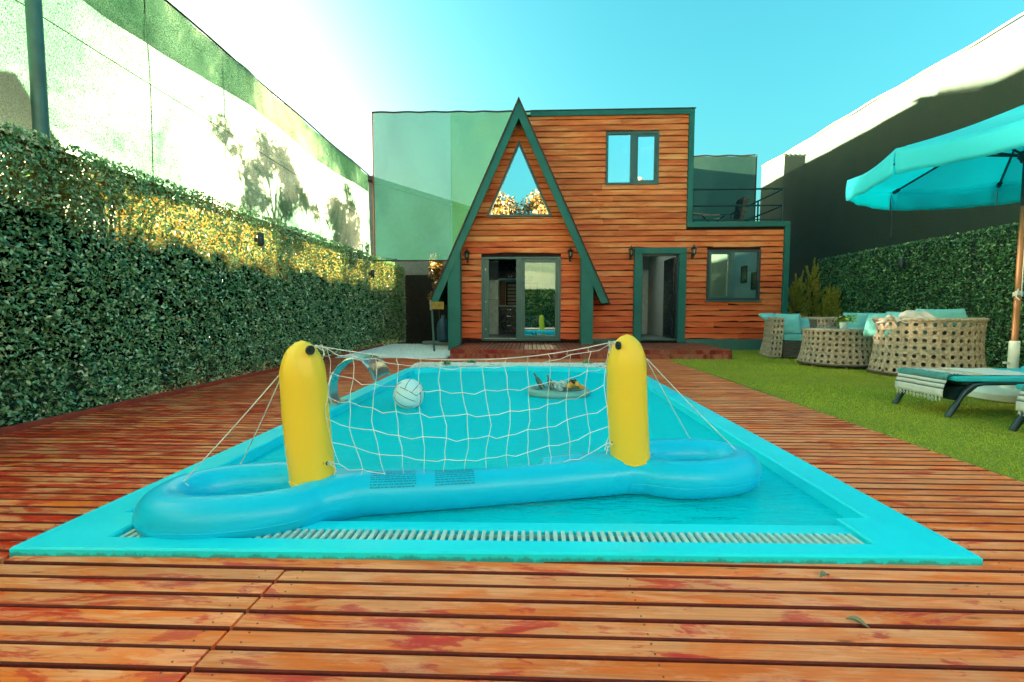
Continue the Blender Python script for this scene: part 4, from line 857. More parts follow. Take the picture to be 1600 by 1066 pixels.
# inner-end gussets that swell the ring into the bar
for c, s_ in ((RL, 1), (RR, -1)):
    p = Vector(c); m.tube([p+Vector((ca, sa, 0))*s_*q+Vector((sa, -ca, 0))*w2 for q, w2 in ((.24, .13), (.36, .08), (.50, .02), (.68, .0), (.85, 0))], [.09, .105, .110, .104, .094], 14); m.tube([p+Vector((ca, sa, 0))*s_*q-Vector((sa, -ca, 0))*w2 for q, w2 in ((.24, .13), (.36, .08), (.50, .02))], [.09, .10, .10], 14)
body = remeshed(m, 'float_body', 'pvc_teal', vb, .012, 16)
from mathutils.bvhtree import BVHTree
bvh = BVHTree.FromPolygons([v.co.copy() for v in body.data.vertices], [tuple(p.vertices) for p in body.data.polygons])
def hug(p, off=.0):
    q, nrm, _, _ = bvh.find_nearest(Vector(p)-org(vb)); return q+nrm*off+org(vb)
for rc, rx, ry in ((RL, .335, .215), (RR, .31, .205)):
    rp = ring_pts((rc[0], rc[1], 0), rx+.13, ry+.13, 60); MB().tube([hug((x, y, .052), .0005) for x, y, z in rp[(32 if rc is RL else 30):58]], .0018, 5).build('weld_seam', 'pvc_teal', vb, True)
    rp = ring_pts((rc[0], rc[1], 0), rx-.10, ry-.10, 40); MB().tube([hug((x, y, .075), .0005) for x, y, z in rp], .0018, 5, closed=True).build('weld_seam', 'pvc_teal', vb, True)
def pillar(x, y, h, tilt, bend, label=None):
    # inflated post: slightly flattened top, a little belly, leaning
    prof = [(.101, 0), (.104, .06), (.106, .2), (.107, .35), (.104, .48), (.098, .56), (.085, .625), (.064, .668), (.036, .69), (0, .697)]
    k = h/.697; m = MB(); n = 28; N_ = len(prof)
    zs = np.linspace(0, .697, 60); rs = np.interp(zs, [p[1] for p in prof], [p[0] for p in prof])
    rs = np.array([.105*(1-max(0, (z-.50)/.197)**2.2)**.55 if z < .6969 else 0 for z in zs])*(1+.02*np.sin(zs*6))
    for i, z in enumerate(zs):
        for j in range(n):
            q = 2*math.pi*j/n; wr = 0
            if z > .48: wr = .0065*math.sin(q*9+z*14)*min(1, (z-.48)/.1)*min(1, (.69-z)/.03) if z < .69 else 0
            if z < .05: wr += .0045*math.sin(q*15)*(1-z/.05)
            r = rs[i]+wr*.8; m.v.append((x+tilt*z*k+bend*math.sin(z/.697*math.pi)+r*math.cos(q), y+r*.92*math.sin(q), .115+z*k))
    for i in range(len(zs)-1):
        for j in range(n): m.f.append((i*n+j, i*n+(j+1) % n, (i+1)*n+(j+1) % n, (i+1)*n+j)); m.mi.append(0)
    o = m.build('post', 'pvc_yellow', vb, 'all')
    for q in (math.pi*.02, math.pi*1.02): MB().tube([(x+tilt*z*k+bend*math.sin(z/.697*math.pi)+(rs[i]+.0005)*math.cos(q), y+(rs[i]+.0005)*.92*math.sin(q), .115+z*k) for i, z in enumerate(zs) if i > 2], .0022, 5).build('weld_seam', 'pvc_yellow', o, True)
    MB().tube([(x+.107*math.cos(q), y+.099*math.sin(q), .147+.004*math.sin(5*q)) for q in np.linspace(0, 2*math.pi, 30)[:-1]], .004, 6, closed=True).build('weld_seam', 'pvc_yellow', o, True)
    return o
p1 = pillar(-1.045, 2.12, .70, -.055, -.010); p2 = pillar(.555, 2.47, .715, -.045, -.01)
def eyelet(x, y, z, nx, par):
    m = MB(); d = Vector((nx, -.35, 0)).normalized(); c = Vector((x, y, z)); m.tube([c-d*.006, c+d*.005], .022, 16); m.tube([c+d*.004, c+d*.013], .009, 10); m.build('eyelet', 'black_line', par, True)
eyelet(-.968, 2.085, .235, 1, p1); eyelet(.452, 2.44, .245, -1, p2); eyelet(-1.015, 2.06, .775, .7, p1); eyelet(.465, 2.41, .775, -.9, p2)
# net
TL = Vector((-.99, 2.07, .79)); TR = Vector((.445, 2.42, .79)); BL = Vector((-.955, 2.085, .235)); BR = Vector((.44, 2.43, .245))
NC, NR = 14, 6
def netp(u, v):
    # v=0 top row, v=1 bottom row; sagging catenary, bellied slightly toward the camera
    t = TL.lerp(TR, u); bm_ = BL.lerp(BR, u); p = t.lerp(bm_, v)
    sag = 4*u*(1-u); p.z -= sag*(.115+.03*v)-.0*v; p.z -= (1-u)*v*.0
    p.y -= .05*math.sin(math.pi*v)*sag**.5; p.x += .012*math.sin(v*7+u*9)
    # gathered toward the posts
    p.z += (abs(u-.5)*2)**6*.0
    return p
def knotty(u, v): 
    p = netp(u, v); j = math.sin(u*91.3+v*57.1)*.006; k = math.cos(u*37.7+v*83.9)*.006; return p+Vector((j, j*.5, k))
nt_ = MB()
us = [.025+.95*k/(NC-1) for k in range(NC)]
for r in range(NR):
    v = r/(NR-1)*.985; pts = [netp(0, v if r in (0, NR-1) else v)] if r in (0, NR-1) else []
    if r == 0: pts = [TL]
    if r == NR-1: pts = [BL]
    for i, u in enumerate(us):
        pts.append(knotty(u, v))
        if i < NC-1:
            q = knotty((u+us[i+1])/2, v); q.z -= random.uniform(.002, .012); pts.append(q)
    if r == 0: pts.append(TR)
    if r == NR-1: pts.append(BR)
    MB().tube(pts, 0.0015 if 0 < r < NR-1 else .002, 6).build('net_cord', 'cord_white', vb, True)
TOP = []
for k in range(41):
    u = k/40; p = TL.lerp(TR, u); p.z += -4*u*(1-u)*.082+.006; TOP.append(p)
MB().tube(TOP, .0026, 6).build('top_rope', 'cord_white', vb, True)
for i, u in enumerate(us):
    pts = []; tp = TL.lerp(TR, u); tp.z += -4*u*(1-u)*.082+.006
    pts += [tp, tp+Vector((.012*math.sin(i*2.1), 0, -.02))]
    for r in range(NR):
        pts.append(knotty(u, r/(NR-1)*.985))
        if r < NR-1: q = knotty(u, (r+.5)/(NR-1)*.985); q.x += random.uniform(-.008, .008); pts.append(q)
    if i % 3 == 1: pts.append(pts[-1]+Vector((random.uniform(-.02, .02), 0, -.035)))
    MB().tube(pts, .0015, 6).build('net_cord', 'cord_white', vb, True)
# knots and loose ends
kn = MB()
for c in (TL, TR, BL, BR):
    for q in range(3): d = Vector((random.uniform(-1, 1), random.uniform(-1, 1), random.uniform(-1, 1))).normalized()*.009; kn.tube([c+d, c+d.cross(Vector((0, 0, 1)))*1.0, c-d], .0045, 6)
    e = c+Vector((.03 if c.x < 0 else -.03, -.01, 0)); kn.tube([c, e+Vector((0, 0, .01)), e+Vector((.012, 0, -.04))], .0024, 6); kn.tube([c, e+Vector((.01, 0, -.02)), e+Vector((.002, 0, -.055))], .0024, 6)
for r in range(NR):
    for i, u in enumerate(us):
        c = knotty(u, r/(NR-1)*.985); kn.lathe([(0, -.0045), (.0042, 0), (0, .0045)], 6, c)
o = kn.build('knots', 'cord_white', vb, True); o['kind'] = 'stuff'
def bridle(a, b, knot=True):
    a, b = Vector(a), Vector(b); MB().tube([a.lerp(b, k/6)-Vector((0, 0, .006*math.sin(math.pi*k/6))) for k in range(7)], .0028, 6).build('guy_cord', 'cord_white', vb, True)
    m = MB()
    for q in range(4): d = Vector((random.uniform(-1, 1), random.uniform(-1, 1), random.uniform(0, 1))).normalized()*.010; m.tube([b+d, b, b-d*.8], .0042, 6)
    m.tube([b, b+Vector((.02, -.006, -.002)), b+Vector((.034, -.004, -.012))], .0024, 6); m.build('knot', 'cord_white', vb, True)
bridle((-1.19, 2.12, .66), (-1.63, 2.03, .150)); bridle((-1.19, 2.14, .66), (-1.57, 2.37, .125))
bridle((.63, 2.47, .70), (1.20, 2.62, .145)); bridle((.63, 2.49, .70), (1.03, 2.90, .13))
# printed warning blocks on the bar, faint dark lines of small print
def prt(u0, u1, flip):
    m = MB()
    for ln in range(9):
        th = R(100-ln*8.2); u = u0
        while u < u1-.004:
            wlen = random.uniform(.004, .022)/1.6; ue = min(u+wlen, u1)
            if not (ln in (3, 6) and random.random() < .35) or flip: pass
            q = []
            for uu, t2 in ((u, th), (ue, th), (ue, th+R(3.6)), (u, th+R(3.6))):
                k = uu*14; i = min(13, int(k)); c = barp[i].lerp(barp[i+1], k-i); rr = .108-.014*math.sin(math.pi*uu)+.0005
                d = (b-a).normalized(); nrm = Vector((d.y, -d.x, 0)); q.append(c+nrm*math.cos(t2)*rr+Vector((0, 0, 1))*math.sin(t2)*rr)
            m.add(q, [(0, 1, 2, 3)]); u = ue+random.uniform(.0015, .005)/1.6
    return m
for (u0, u1, fl) in ((.155, .285, 0), (.34, .455, 1)):
    o = prt(u0, u1, fl).build('printed_warning', 'print_ink', None)
    # hug the remeshed body
    sw = o.modifiers.new('w', 'SHRINKWRAP'); sw.target = body; sw.wrap_method = 'NEAREST_SURFACEPOINT'; sw.wrap_mode = 'ABOVE_SURFACE'; sw.offset = .0012
    bpy.context.view_layer.update(); dg = bpy.context.evaluated_depsgraph_get(); me = bpy.data.meshes.new_from_object(o.evaluated_get(dg)); bpy.data.objects.remove(o); me.name = 'printed_warning'
    me.transform(Matrix.Translation(-org(vb))); o = bpy.data.objects.new('printed_warning', me); link(o, vb); o['kind'] = 'stuff'

# ball
BC = Vector((-1.25, 4.62, .105)); BR_ = .158
bt = thing('volleyball', 'white volleyball with black panel lines floating on the pool', 'ball', tuple(BC)); m = MB()
m.lathe([(BR_*math.sin(t), -BR_*math.cos(t)) for t in np.linspace(0, math.pi, 25)], 36, BC); m.build('ball_skin', 'ball_white', bt, 'all')
rotm = Matrix.Rotation(R(28), 3, 'Y') @ Matrix.Rotation(R(20), 3, 'X')
def bline(fn, n=26):
    m = MB(); m.tube([BC+rotm @ (fn(t).normalized()*(BR_+.0008)) for t in np.linspace(0, 1, n)], .003, 5); m.build('panel_line', 'black_line', bt, True)
for ax in range(3):
    for sg in (-1, 1):
        for off in (-.34, .34, 1.0):
            def fn(t, ax=ax, sg=sg, off=off):
                p = [0, 0, 0]; p[ax] = sg; p[(ax+1) % 3] = off; p[(ax+2) % 3] = (t-.5)*2; return Vector(p)
            bline(fn)
# splash rings by the ball
# floating tray
ty = thing('floating_tray', 'grey green inflatable tray carrying fruit and bottles on the pool', 'tray', (.34, 5.45, -.03)); TC = Vector((.345, 5.42, 0))
m = MB(); m.tube([(TC.x+.33*math.cos(q), TC.y+.27*math.sin(q), .0) for q in np.linspace(0, 2*math.pi, 41)[:-1]], .045, 12, closed=True); m.build('tray_ring', 'tray_teal', ty, True)
m = MB(); m.lathe([(.30, 0), (.0, .002)], 30, TC, sy=.82); m.build('tray_floor', 'tray_teal', ty)
def tray_thing(name, mb, mat, label, cat, group=None, smooth=True): o = mb.build(name, mat, None, smooth); tag(o, label, cat, group); return o
for k, (x, y, lean, l) in enumerate(((.16, 5.44, -.10, 'dark green bottle leaning left on the floating tray'), (.27, 5.38, -.06, 'green bottle leaning beside the ice on the floating tray'))):
    a = Vector((x, y, .03)); d = Vector((lean, .02, .17)).normalized(); L = .22-.03*k
    tray_thing('bottle', MB().tube([a, a+d*L*.55, a+d*L*.68, a+d*L*.75, a+d*L], [.030, .030, .022, .011, .011], 12), 'bottle_glass', l, 'bottle', 'bottles on the floating tray')
icem = MB()
for _ in range(34):
    c = TC+Vector((random.gauss(0, .045), random.gauss(0, .045), random.uniform(.03, .13))); s_ = random.uniform(.018, .028); icem.lathe([(0, -s_), (s_, -s_*.4), (s_*.8, s_*.6), (0, s_)], 5, c)
o = tray_thing('ice_heap', icem, 'ice', 'heap of clear ice between the bottles and fruit on the tray', 'ice', smooth=False)
fp = thing('fruit_platter', 'platter of orange and dark fruit at the right of the floating tray', 'fruit platter', (.52, 5.42, .03))
m = MB(); m.lathe([(.13, .035), (.14, .045), (.12, .04), (0, .038)], 20, (.52, 5.42, 0)); m.build('plate', 'tray_teal', fp)
for k in range(26):
    q = random.uniform(0, 6.28); rr = random.uniform(.0, .105); z = .06+(.105-rr)*.55+random.uniform(-.01, .01); s_ = random.uniform(.028, .040); mt = random.choice(('fruit_orange', 'fruit_orange', 'fruit_yellow', 'fruit_dark', 'fruit_orange'))
    if mt == 'fruit_dark': s_ *= .7; z += .02
    MB().lathe([(0, -s_*.8), (s_*.8, -s_*.5), (s_, .0), (s_*.7, s_*.6), (0, s_*.75)], 9, (.52+rr*math.cos(q), 5.42+rr*.8*math.sin(q), z)).build('fruit', mt, fp, True)

# water blade fountain on the left rim
ft = thing('waterfall_spout', 'brushed steel cobra shaped waterfall spout arching over the left pool rim', 'fountain', (-1.93, 4.75, .03))
prof = [(-1.955, .035), (-1.985, .14), (-1.99, .25), (-1.965, .36), (-1.91, .44), (-1.83, .50), (-1.74, .52), (-1.66, .50), (-1.60, .44), (-1.565, .36), (-1.55, .28)]
def ftp(u, v):
    k = v*(len(prof)-1); i = min(len(prof)-2, int(k)); f_ = k-i; x = prof[i][0]*(1-f_)+prof[i+1][0]*f_; z = prof[i][1]*(1-f_)+prof[i+1][1]*f_
    wdt = .10+.16*min(1, max(0, (v-.3)/.5))**1.2; return (x, 4.46+.34*max(0, v-.2)+(u-.5)*2*wdt, z-.02*(2*u-1)**2)
m = MB(); m.grid(ftp, 10, 30); o = m.build('spout_sheet', 'steel', ft, 'all'); so = o.modifiers.new('s', 'SOLIDIFY'); so.thickness = .018
m = MB(); m.box(-2.02, -1.89, 4.34, 4.62, .034, .050, bev=.004); m.build('foot_plate', 'steel', ft)

# ================================================================ PARASOL
UC = Vector((5.263, 5.145, 0))
um = thing('parasol', 'turquoise parasol with dark ribs and a wooden pole standing on the lawn', 'parasol', (UC.x, UC.y, 0))
RO, ZE, ZA, VH = 1.541, 2.622, 3.16, .255; a0 = R(8.34)
def cor(k, r=RO): q = a0+k*math.pi/4; return (UC.x+r*math.cos(q), UC.y+r*math.sin(q))
m = MB()
for k in range(8):
    (xa, ya), (xb, yb_) = cor(k), cor(k+1); apex = Vector((UC.x, UC.y, ZA))
    A = Vector((xa, ya, ZE)); B = Vector((xb, yb_, ZE))
    m.grid(lambda u, v: (apex.lerp(A.lerp(B, u), .04+.96*v)-Vector((0, 0, .055*math.sin(math.pi*u)*v+.03*math.sin(math.pi*v)))), 8, 10)
o = m.build('canopy', 'canvas', um, False); so = o.modifiers.new('s', 'SOLIDIFY'); so.thickness = .003
bm = bmesh.new(); bm.from_mesh(o.data); bmesh.ops.remove_doubles(bm, verts=bm.verts, dist=.001); bmesh.ops.recalc_face_normals(bm, faces=bm.faces); bm.to_mesh(o.data); bm.free(); o.data.polygons.foreach_set('use_smooth', [True]*len(o.data.polygons)); o.data.set_sharp_from_angle(angle=R(12))
m = MB()
for k in range(8):
    (xa, ya), (xb, yb_) = cor(k), cor(k+1)
    A = Vector((xa, ya, 0)); B = Vector((xb, yb_, 0)); nv = ((A+B)/2-Vector((UC.x, UC.y, 0))).normalized()
    m.grid(lambda u, v: (A.lerp(B, u)+nv*(.012*math.sin(v*3)+.014*math.sin(u*17+k)*v)+Vector((0, 0, ZE-.055*math.sin(math.pi*u)*(1-v)-v*(VH+.006*math.sin(u*21+k*2))-.02*v*math.sin(math.pi*u)))), 14, 5)
o = m.build('valance', 'canvas', um, False); so = o.modifiers.new('s', 'SOLIDIFY'); so.thickness = .003
bm = bmesh.new(); bm.from_mesh(o.data); bmesh.ops.remove_doubles(bm, verts=bm.verts, dist=.004); bm.to_mesh(o.data); bm.free(); o.data.polygons.foreach_set('use_smooth', [True]*len(o.data.polygons)); o.data.set_sharp_from_angle(angle=R(30))
for k in range(8):
    x, y = cor(k, RO-.03); r_ = MB(); e = Vector((x, y, ZE-.015)); c = Vector((UC.x, UC.y, ZA-.1)); r_.tube([c.lerp(e, .02), e], .013, 4); rb = r_.build('rib', 'umbrella_iron', um)
    mid = c.lerp(e, .47); hub = Vector((UC.x, UC.y, 2.60)); MB().tube([hub, mid], .012, 4).build('strut', 'umbrella_iron', rb)
    MB().tube([e-Vector((0, 0, .0)), e.lerp(c, .05)], .026, 6).build('tip', 'umbrella_iron', rb)
m = MB(); m.lathe([(.0, 2.54), (.05, 2.54), (.058, 2.57), (.075, 2.59), (.075, 2.64), (.05, 2.66), (0, 2.66)], 14, (UC.x, UC.y, 0)); m.build('hub', 'umbrella_iron', um, True); m = MB(); m.lathe([(0, 3.0), (.06, 3.0), (.06, 3.09), (0, 3.1)], 12, (UC.x, UC.y, 0)); m.build('top_hub', 'umbrella_iron', um, True)
m = MB(); m.lathe([(.028, .6), (.028, 2.10)], 14, (UC.x, UC.y, 0)); m.build('pole', 'pole_wood', um, True)
m = MB(); m.lathe([(.031, 2.08), (.031, 3.06)], 14, (UC.x, UC.y, 0)); m.build('upper_pole', 'umbrella_iron', um, True)
m = MB(); m.lathe([(.044, .1), (.044, .63), (.034, .64), (0, .64)], 16, (UC.x, UC.y, 0)); m.build('pole_sleeve', 'base_white', um, True)
m = MB(); m.tube([(UC.x-.05, UC.y-.0, .40), (UC.x-.085, UC.y, .40)], .012, 8); m.lathe([(0, -.012), (.016, -.01), (.016, .01), (0, .012)], 10, (UC.x-.09, UC.y, .40)); m.build('clamp_knob', 'base_white', um, True)
m = MB(); m.lathe([(.34, .0), (.36, .015), (.36, .08), (.33, .115), (.26, .13), (.08, .13), (.06, .16), (0, .16)], 30, (UC.x-.02, UC.y, 0)); m.build('base', 'base_white', um, True)
m = MB()
for k in range(4): m.tube([(UC.x+.036*math.cos(q), UC.y+.036*math.sin(q), 1.13+k*.012+.01*math.sin(q*2)) for q in np.linspace(0, 6.28, 14)], .006, 5)
m.tube([(UC.x-.03, UC.y-.03, 1.2), (UC.x-.05, UC.y-.03, 1.12), (UC.x-.02, UC.y-.04, 1.08)], .006, 5); m.tube([(UC.x-.0, UC.y-.036, 1.17), (UC.x-.012, UC.y-.04, 2.4)], .004, 5); m.build('rope', 'rope_white', um, True)

m = MB(); cx_, cy_ = cor(2, RO+.01); m.tube([(cx_+.02, cy_, ZE-VH-.0), (cx_+.035, cy_, ZE-VH-.12), (cx_+.025, cy_, ZE-VH-.36)], .005, 5); m.build('tie_cord', 'umbrella_iron', um, True)
# ================================================================ LOUNGERS (foot end toward the pool)
def lounger(x, y0, y1, label):
    t = thing('sun_lounger', label, 'sun lounger', (x, (y0+y1)/2, 0), 'sun loungers on the lawn')
    zt = .325
    for k, yy in enumerate((y0+.02, y1-.02)):
        pts = [(x-.02, yy, .0), (x+.05, yy, .12), (x+.115, yy, .235), (x+.17, yy, .29), (x+.27, yy, zt-.012), (x+.6, yy, zt-.005), (x+1.2, yy, zt), (x+1.95, yy, zt-.01)]
        m = MB(); m.tube(pts, [.020]*2+[.022]*6, 10); m.build('side_rail', 'lounger_frame', t, True)
        m = MB(); m.tube([(x-.024, yy, -.0), (x+.055, yy, .13)], .025, 10); m.build('foot_sleeve', 'lounger_frame', t, True)
        m = MB(); m.tube([(x+1.85, yy, zt), (x+1.97, yy, .0)], .022, 10); m.build('leg', 'lounger_frame', t, True)
    m = MB(); m.prism([(x+.06, .16), (x+.10, .26), (x+.20, .315), (x+.30, .315), (x+.17, .20), (x+.10, .14)], y0+.05, y1-.05); m.build('end_panel', 'lounger_frame', t)
    m = MB(); m.box(x+.1, x+1.9, y0+.03, y1-.03, zt-.03, zt+.004, bev=.008); m.build('sling', 'lounger_frame', t)
    def pad(u, v):
        xx = x+.02+1.28*u; yy = y0-.01+(y1-y0+.02)*v; e = min(1, min(u*16, (1-u)*16, v*9, (1-v)*9)); 
        return xx, yy, e
    m = MB()
    m.box(x+.01, x+1.25, y0-.015, y1+.015, zt+.006, zt+.05, bev=.02); m.build('seat_pad', 'lounger_pad', t, True)
    bkm = MB(); bkm.box(0, .75, y0-.015, y1+.015, 0, .045, bev=.02); c, s_ = math.cos(R(38)), math.sin(R(38))
    bkm.v = [(x+1.25+v[0]*c-v[2]*s_, v[1], zt+.01+v[0]*s_+v[2]*c) for v in bkm.v]; bkm.build('back_pad', 'lounger_pad', t, True)
    m = MB()
    for yy in (y0+.03, y1-.03): m.tube([(x+1.25, yy, zt), (x+1.25+.78*c, yy, zt+.78*s_-.01)], .016, 8)
    m.tube([(x+1.25+.78*c, y0+.03, zt+.78*s_-.01), (x+1.25+.78*c, y1-.03, zt+.78*s_-.01)], .016, 8); m.build('back_frame', 'lounger_frame', t, True)
    return t
lounger(3.80, 4.20, 4.84, 'dark framed lounger with turquoise pad whose legs show in full on the lawn'); lounger(3.90, 3.12, 3.78, 'dark framed lounger cut off by the right edge of the photo')
def towel(x, ya, yb, label, ln=1.0, drop=.17):
    t = thing('beach_towel', label, 'towel', (x, (ya+yb)/2, .3), 'towels on the loungers')
    S = .26; segs = []
    zt = .383
    def path(s):                      # s metres from the hanging hem over the foot edge and along the pad
        if s < drop: return x-.035-.012*math.sin(s*20)-(drop-s)*.16, zt-.035-(drop-s)
        s2 = s-drop
        if s2 < .06: q = s2/.06*math.pi/2; return x-.035+.035*(1-math.cos(q))+.0, zt-.035+.035*math.sin(q)
        return x+s2-.06, zt+.004*math.sin(s2*17)+.002
    bands = [(0, .075, 0), (.075, .088, 2), (.088, .118, 0), (.118, .131, 2), (.131, .155, 0), (.155, .245, 1), (.245, .262, 0), (.262, .277, 2), (.277, .292, 0), (.292, .307, 2), (.307, .42, 0), (.42, .56, 3), (.56, ln, 0)]
    m = MB(); n = 16
    for s0, s1, mi in bands:
        steps = max(1, int((s1-s0)/.02)); k = len(m.v)
        for i in range(steps+1):
            s = s0+(s1-s0)*i/steps; px, pz = path(s)
            for j in range(n+1):
                v = j/n; yy = ya+(yb-ya)*v+.10*max(0, s-drop)*(v-.5)*-.7; fold = .006*math.sin(v*11+s*5)+.004*math.sin(v*23)
                m.v.append((px+(fold if s < drop else 0), yy, pz+(abs(fold)*.9 if s >= drop else 0)))
        for i in range(steps):
            for j in range(n): q = k+i*(n+1)+j; m.f.append((q, q+1, q+n+2, q+n+1)); m.mi.append(mi)
    bm_names = ['towel_white', 'towel_teal', 'towel_gray', 'towel_mustard']
    o = m.build('towel_cloth', bm_names, t, 'all', fix=False); so = o.modifiers.new('s', 'SOLIDIFY'); so.thickness = .006; so.offset = 1
    # turned-back far corner lying folded on the pad
    fm = MB()
    for j in range(13):
        yy = ya+.02+(yb-ya-.04)*j/12; px, pz = path(0.0)
        L = random.uniform(.035, .055); d = random.uniform(-.008, .008)
        fm.tube([(px, yy, pz+.004), (px-.004, yy+d, pz-L*.5), (px+.004+d, yy+d*1.6, pz-L)], [.006, .0045, .0015], 5); fm.tube([(px, yy+.008, pz+.004), (px+.004, yy-d, pz-L*.45), (px-.006, yy-d*1.6, pz-L*.9)], [.005, .004, .0012], 5)
    o = fm.build('fringe', 'towel_white', t, True); o['kind'] = 'stuff'
    return t
towel(3.80, 4.24, 4.76, 'white and teal striped towel with fringe over the foot of the fully visible lounger'); towel(3.90, 3.2, 3.70, 'white fringed towel on the lounger cut off at the right edge')

# ================================================================ WICKER FURNITURE
def cane(mb, fn, nu, nv, hole=.30):
    """sheet woven with a grid of octagonal holes; fn(u,v)->point"""
    for i in range(nu):
        for j in range(nv):
            c = lambda a, b: fn((i+a)/nu, (j+b)/nv)
            outer = [(0, 0), (.5, 0), (1, 0), (1, .5), (1, 1), (.5, 1), (0, 1), (0, .5)]
            inner = [(.5+hole*.93*math.cos(q), .5+hole*math.sin(q)) for q in [R(225+45*k) for k in range(8)]]
            k = len(mb.v); mb.v += [tuple(c(a, b)) for a, b in outer]+[tuple(c(a, b)) for a, b in inner]
            for q in range(8): r_ = (q+1) % 8; mb.f.append((k+q, k+r_, k+8+r_, k+8+q)); mb.mi.append(0)
def cane_build(fn, nu, nv, par, name='woven_shell', hole=.30, th=.014, mat='wicker'):
    mb = MB(); cane(mb, fn, nu, nv, hole); o = mb.build(name, mat, par, False, fix=False)
    bm = bmesh.new(); bm.from_mesh(o.data); bmesh.ops.remove_doubles(bm, verts=bm.verts, dist=.0008); bmesh.ops.recalc_face_normals(bm, faces=bm.faces); bm.to_mesh(o.data); bm.free()
    so = o.modifiers.new('s', 'SOLIDIFY'); so.thickness = th; so.offset = 0; return o
def strands(fn, nu, nv, par, rad=.004, mat='wicker'):
    """diagonal and straight cane strands lying on the shell"""
    m = MB()
    for i in range(nu+1):
        for d in (-.13, .13):
            if 0 <= i+d <= nu: m.tube([fn((i+d)/nu, k/(nv*2)) for k in range(nv*2+1)], rad, 4, cap=False)
    for j in range(nv+1):
        for d in (-.13, .13):
            if 0 <= j+d <= nv: m.tube([fn(k/(nu*2), (j+d)/nv) for k in range(nu*2+1)], rad, 4, cap=False)
    for i in range(nu):
        for j in range(nv):
            for sg in (0, 1):
                for d in (-.09, .09):
                    if sg: q = [fn(min(1, max(0, (i+.5+d+t)/nu)), min(1, max(0, (j+.5+d-t)/nv))) for t in (-.5, .0, .5)] if (i+j) % 2 else None
                    else: q = [fn(min(1, max(0, (i+d*1.3+t*.5)/nu)), min(1, max(0, (j+t-d*.3)/nv))) for t in (0.03, .27)]
                    if q: m.tube(q, rad*.8, 3, cap=False)
    o = m.build('woven_strands', mat, par, True, fix=False); o['kind'] = 'stuff'; return o
def pillow(name, par, c, w_, d_, h_, rz=0, rx=0, mat='cushion', seed=0, ry=0):
    m = MB(); n = 20; k = 14; rnd = random.Random(seed)
    M = Matrix.Rotation(rz, 3, 'Z') @ Matrix.Rotation(rx, 3, 'X') @ Matrix.Rotation(ry, 3, 'Y'); p = [rnd.uniform(0, 6) for _ in range(4)]
    def P(u, v, s):
        x, y = (u-.5)*2, (v-.5)*2; e = max(0, (1-abs(x)**3.2)*(1-abs(y)**3.2))**.42; pin = 1-.06*(1-abs(x)**2)*abs(y)**3-0
        wr = .03*math.sin(x*6+p[0]+y*2)*e+.02*math.sin(y*9+p[1]-x*3)*e+.035*math.exp(-((x*.8+y-p[2]*.2+.4)/.12)**2)*e*-1
        return Vector(c)+M @ Vector((x*w_/2*(1-.05*(1-y*y)), y*h_/2*(1-.05*(1-x*x)), s*d_/2*(e+wr)))
    m.grid(lambda u, v: P(u, v, 1), n, k); m.grid(lambda u, v: P(u, v, -1), n, k); o = m.build(name, mat, par, False, fix=False)
    bm = bmesh.new(); bm.from_mesh(o.data); bmesh.ops.remove_doubles(bm, verts=bm.verts, dist=.002); bmesh.ops.recalc_face_normals(bm, faces=bm.faces); bm.to_mesh(o.data); bm.free(); o.data.polygons.foreach_set('use_smooth', [True]*len(o.data.polygons)); return o
def d_shell(cx, cy, face, rb, rt, zb, zt, a_open, sy=1.0):
    """point on a flared horseshoe shell: face = heading (rad) of its open side"""
    def fn(u, v):
        q = face+a_open+(2*math.pi-2*a_open)*u; r_ = rb+(rt-rb)*v+(-.035*math.sin(math.pi*v)); lx, ly = r_*math.cos(q-face), r_*sy*math.sin(q-face)
        return Vector((cx+lx*math.cos(face)-ly*math.sin(face), cy+lx*math.sin(face)+ly*math.cos(face), zb+(zt-zb)*v))
    return fn
# big round-backed sofa, back toward the camera
sf = thing('wicker_sofa', 'large round backed cane wicker sofa seen from behind with grey green cushions', 'sofa', (5.95, 7.2, 0))
fn = d_shell(6.0, 7.16, R(100), .70, .655, .04, .83, R(62), .98)
cane_build(fn, 26, 7, sf, hole=.28); strands(d_shell(6.0, 7.16, R(100), .705, .66, .04, .83, R(62), .98), 26, 7, sf)
m = MB(); m.tube([fn(k/60, 1.0)+Vector((0, 0, .012)) for k in range(61)], .028, 8); m.build('top_roll', 'wicker', sf, True); m = MB(); m.tube([fn(k/60, 0.0) for k in range(61)], .02, 8); m.build('bottom_roll', 'wicker_dark', sf, True)
fi = d_shell(6.0, 7.16, R(100), .62, .58, .10, .76, R(64), .98)
m = MB(); m.grid(lambda u, v: fi(u, v), 40, 3); m.build('inner_shell', 'wicker_dark', sf, 'all')
m = MB(); m.lathe([(.0, .30), (.55, .30), (.57, .34), (.57, .42), (.53, .46), (0, .46)], 30, (6.0, 7.16, 0)); m.build('seat_cushion', 'cushion', sf, True)
m = MB(); m.lathe([(.52, .05), (.55, .30), (0, .30)], 30, (6.0, 7.16, 0)); m.build('seat_base', 'wicker_dark', sf)
for k, q in enumerate((190, 235, 280, 325)):
    MB().tube([(6.0+.67*math.cos(R(q)), 7.16+.66*math.sin(R(q)), 0), (6.0+.68*math.cos(R(q)), 7.16+.67*math.sin(R(q)), .09)], .022, 8).build('foot', 'wicker_dark', sf)
def loose_pillow(c, w_, d_, h_, rz, rx, label, seed, mat='cushion', cat='cushion'): o = pillow('cushion', None, c, w_, d_, h_, rz, rx, mat, seed); tag(o, label, cat, 'loose cushions on the wicker furniture'); return o
loose_pillow((5.93, 6.80, .78), .68, .22, .46, R(-3), R(76), 'long teal grey cushion showing widest above the big sofa back', 3)
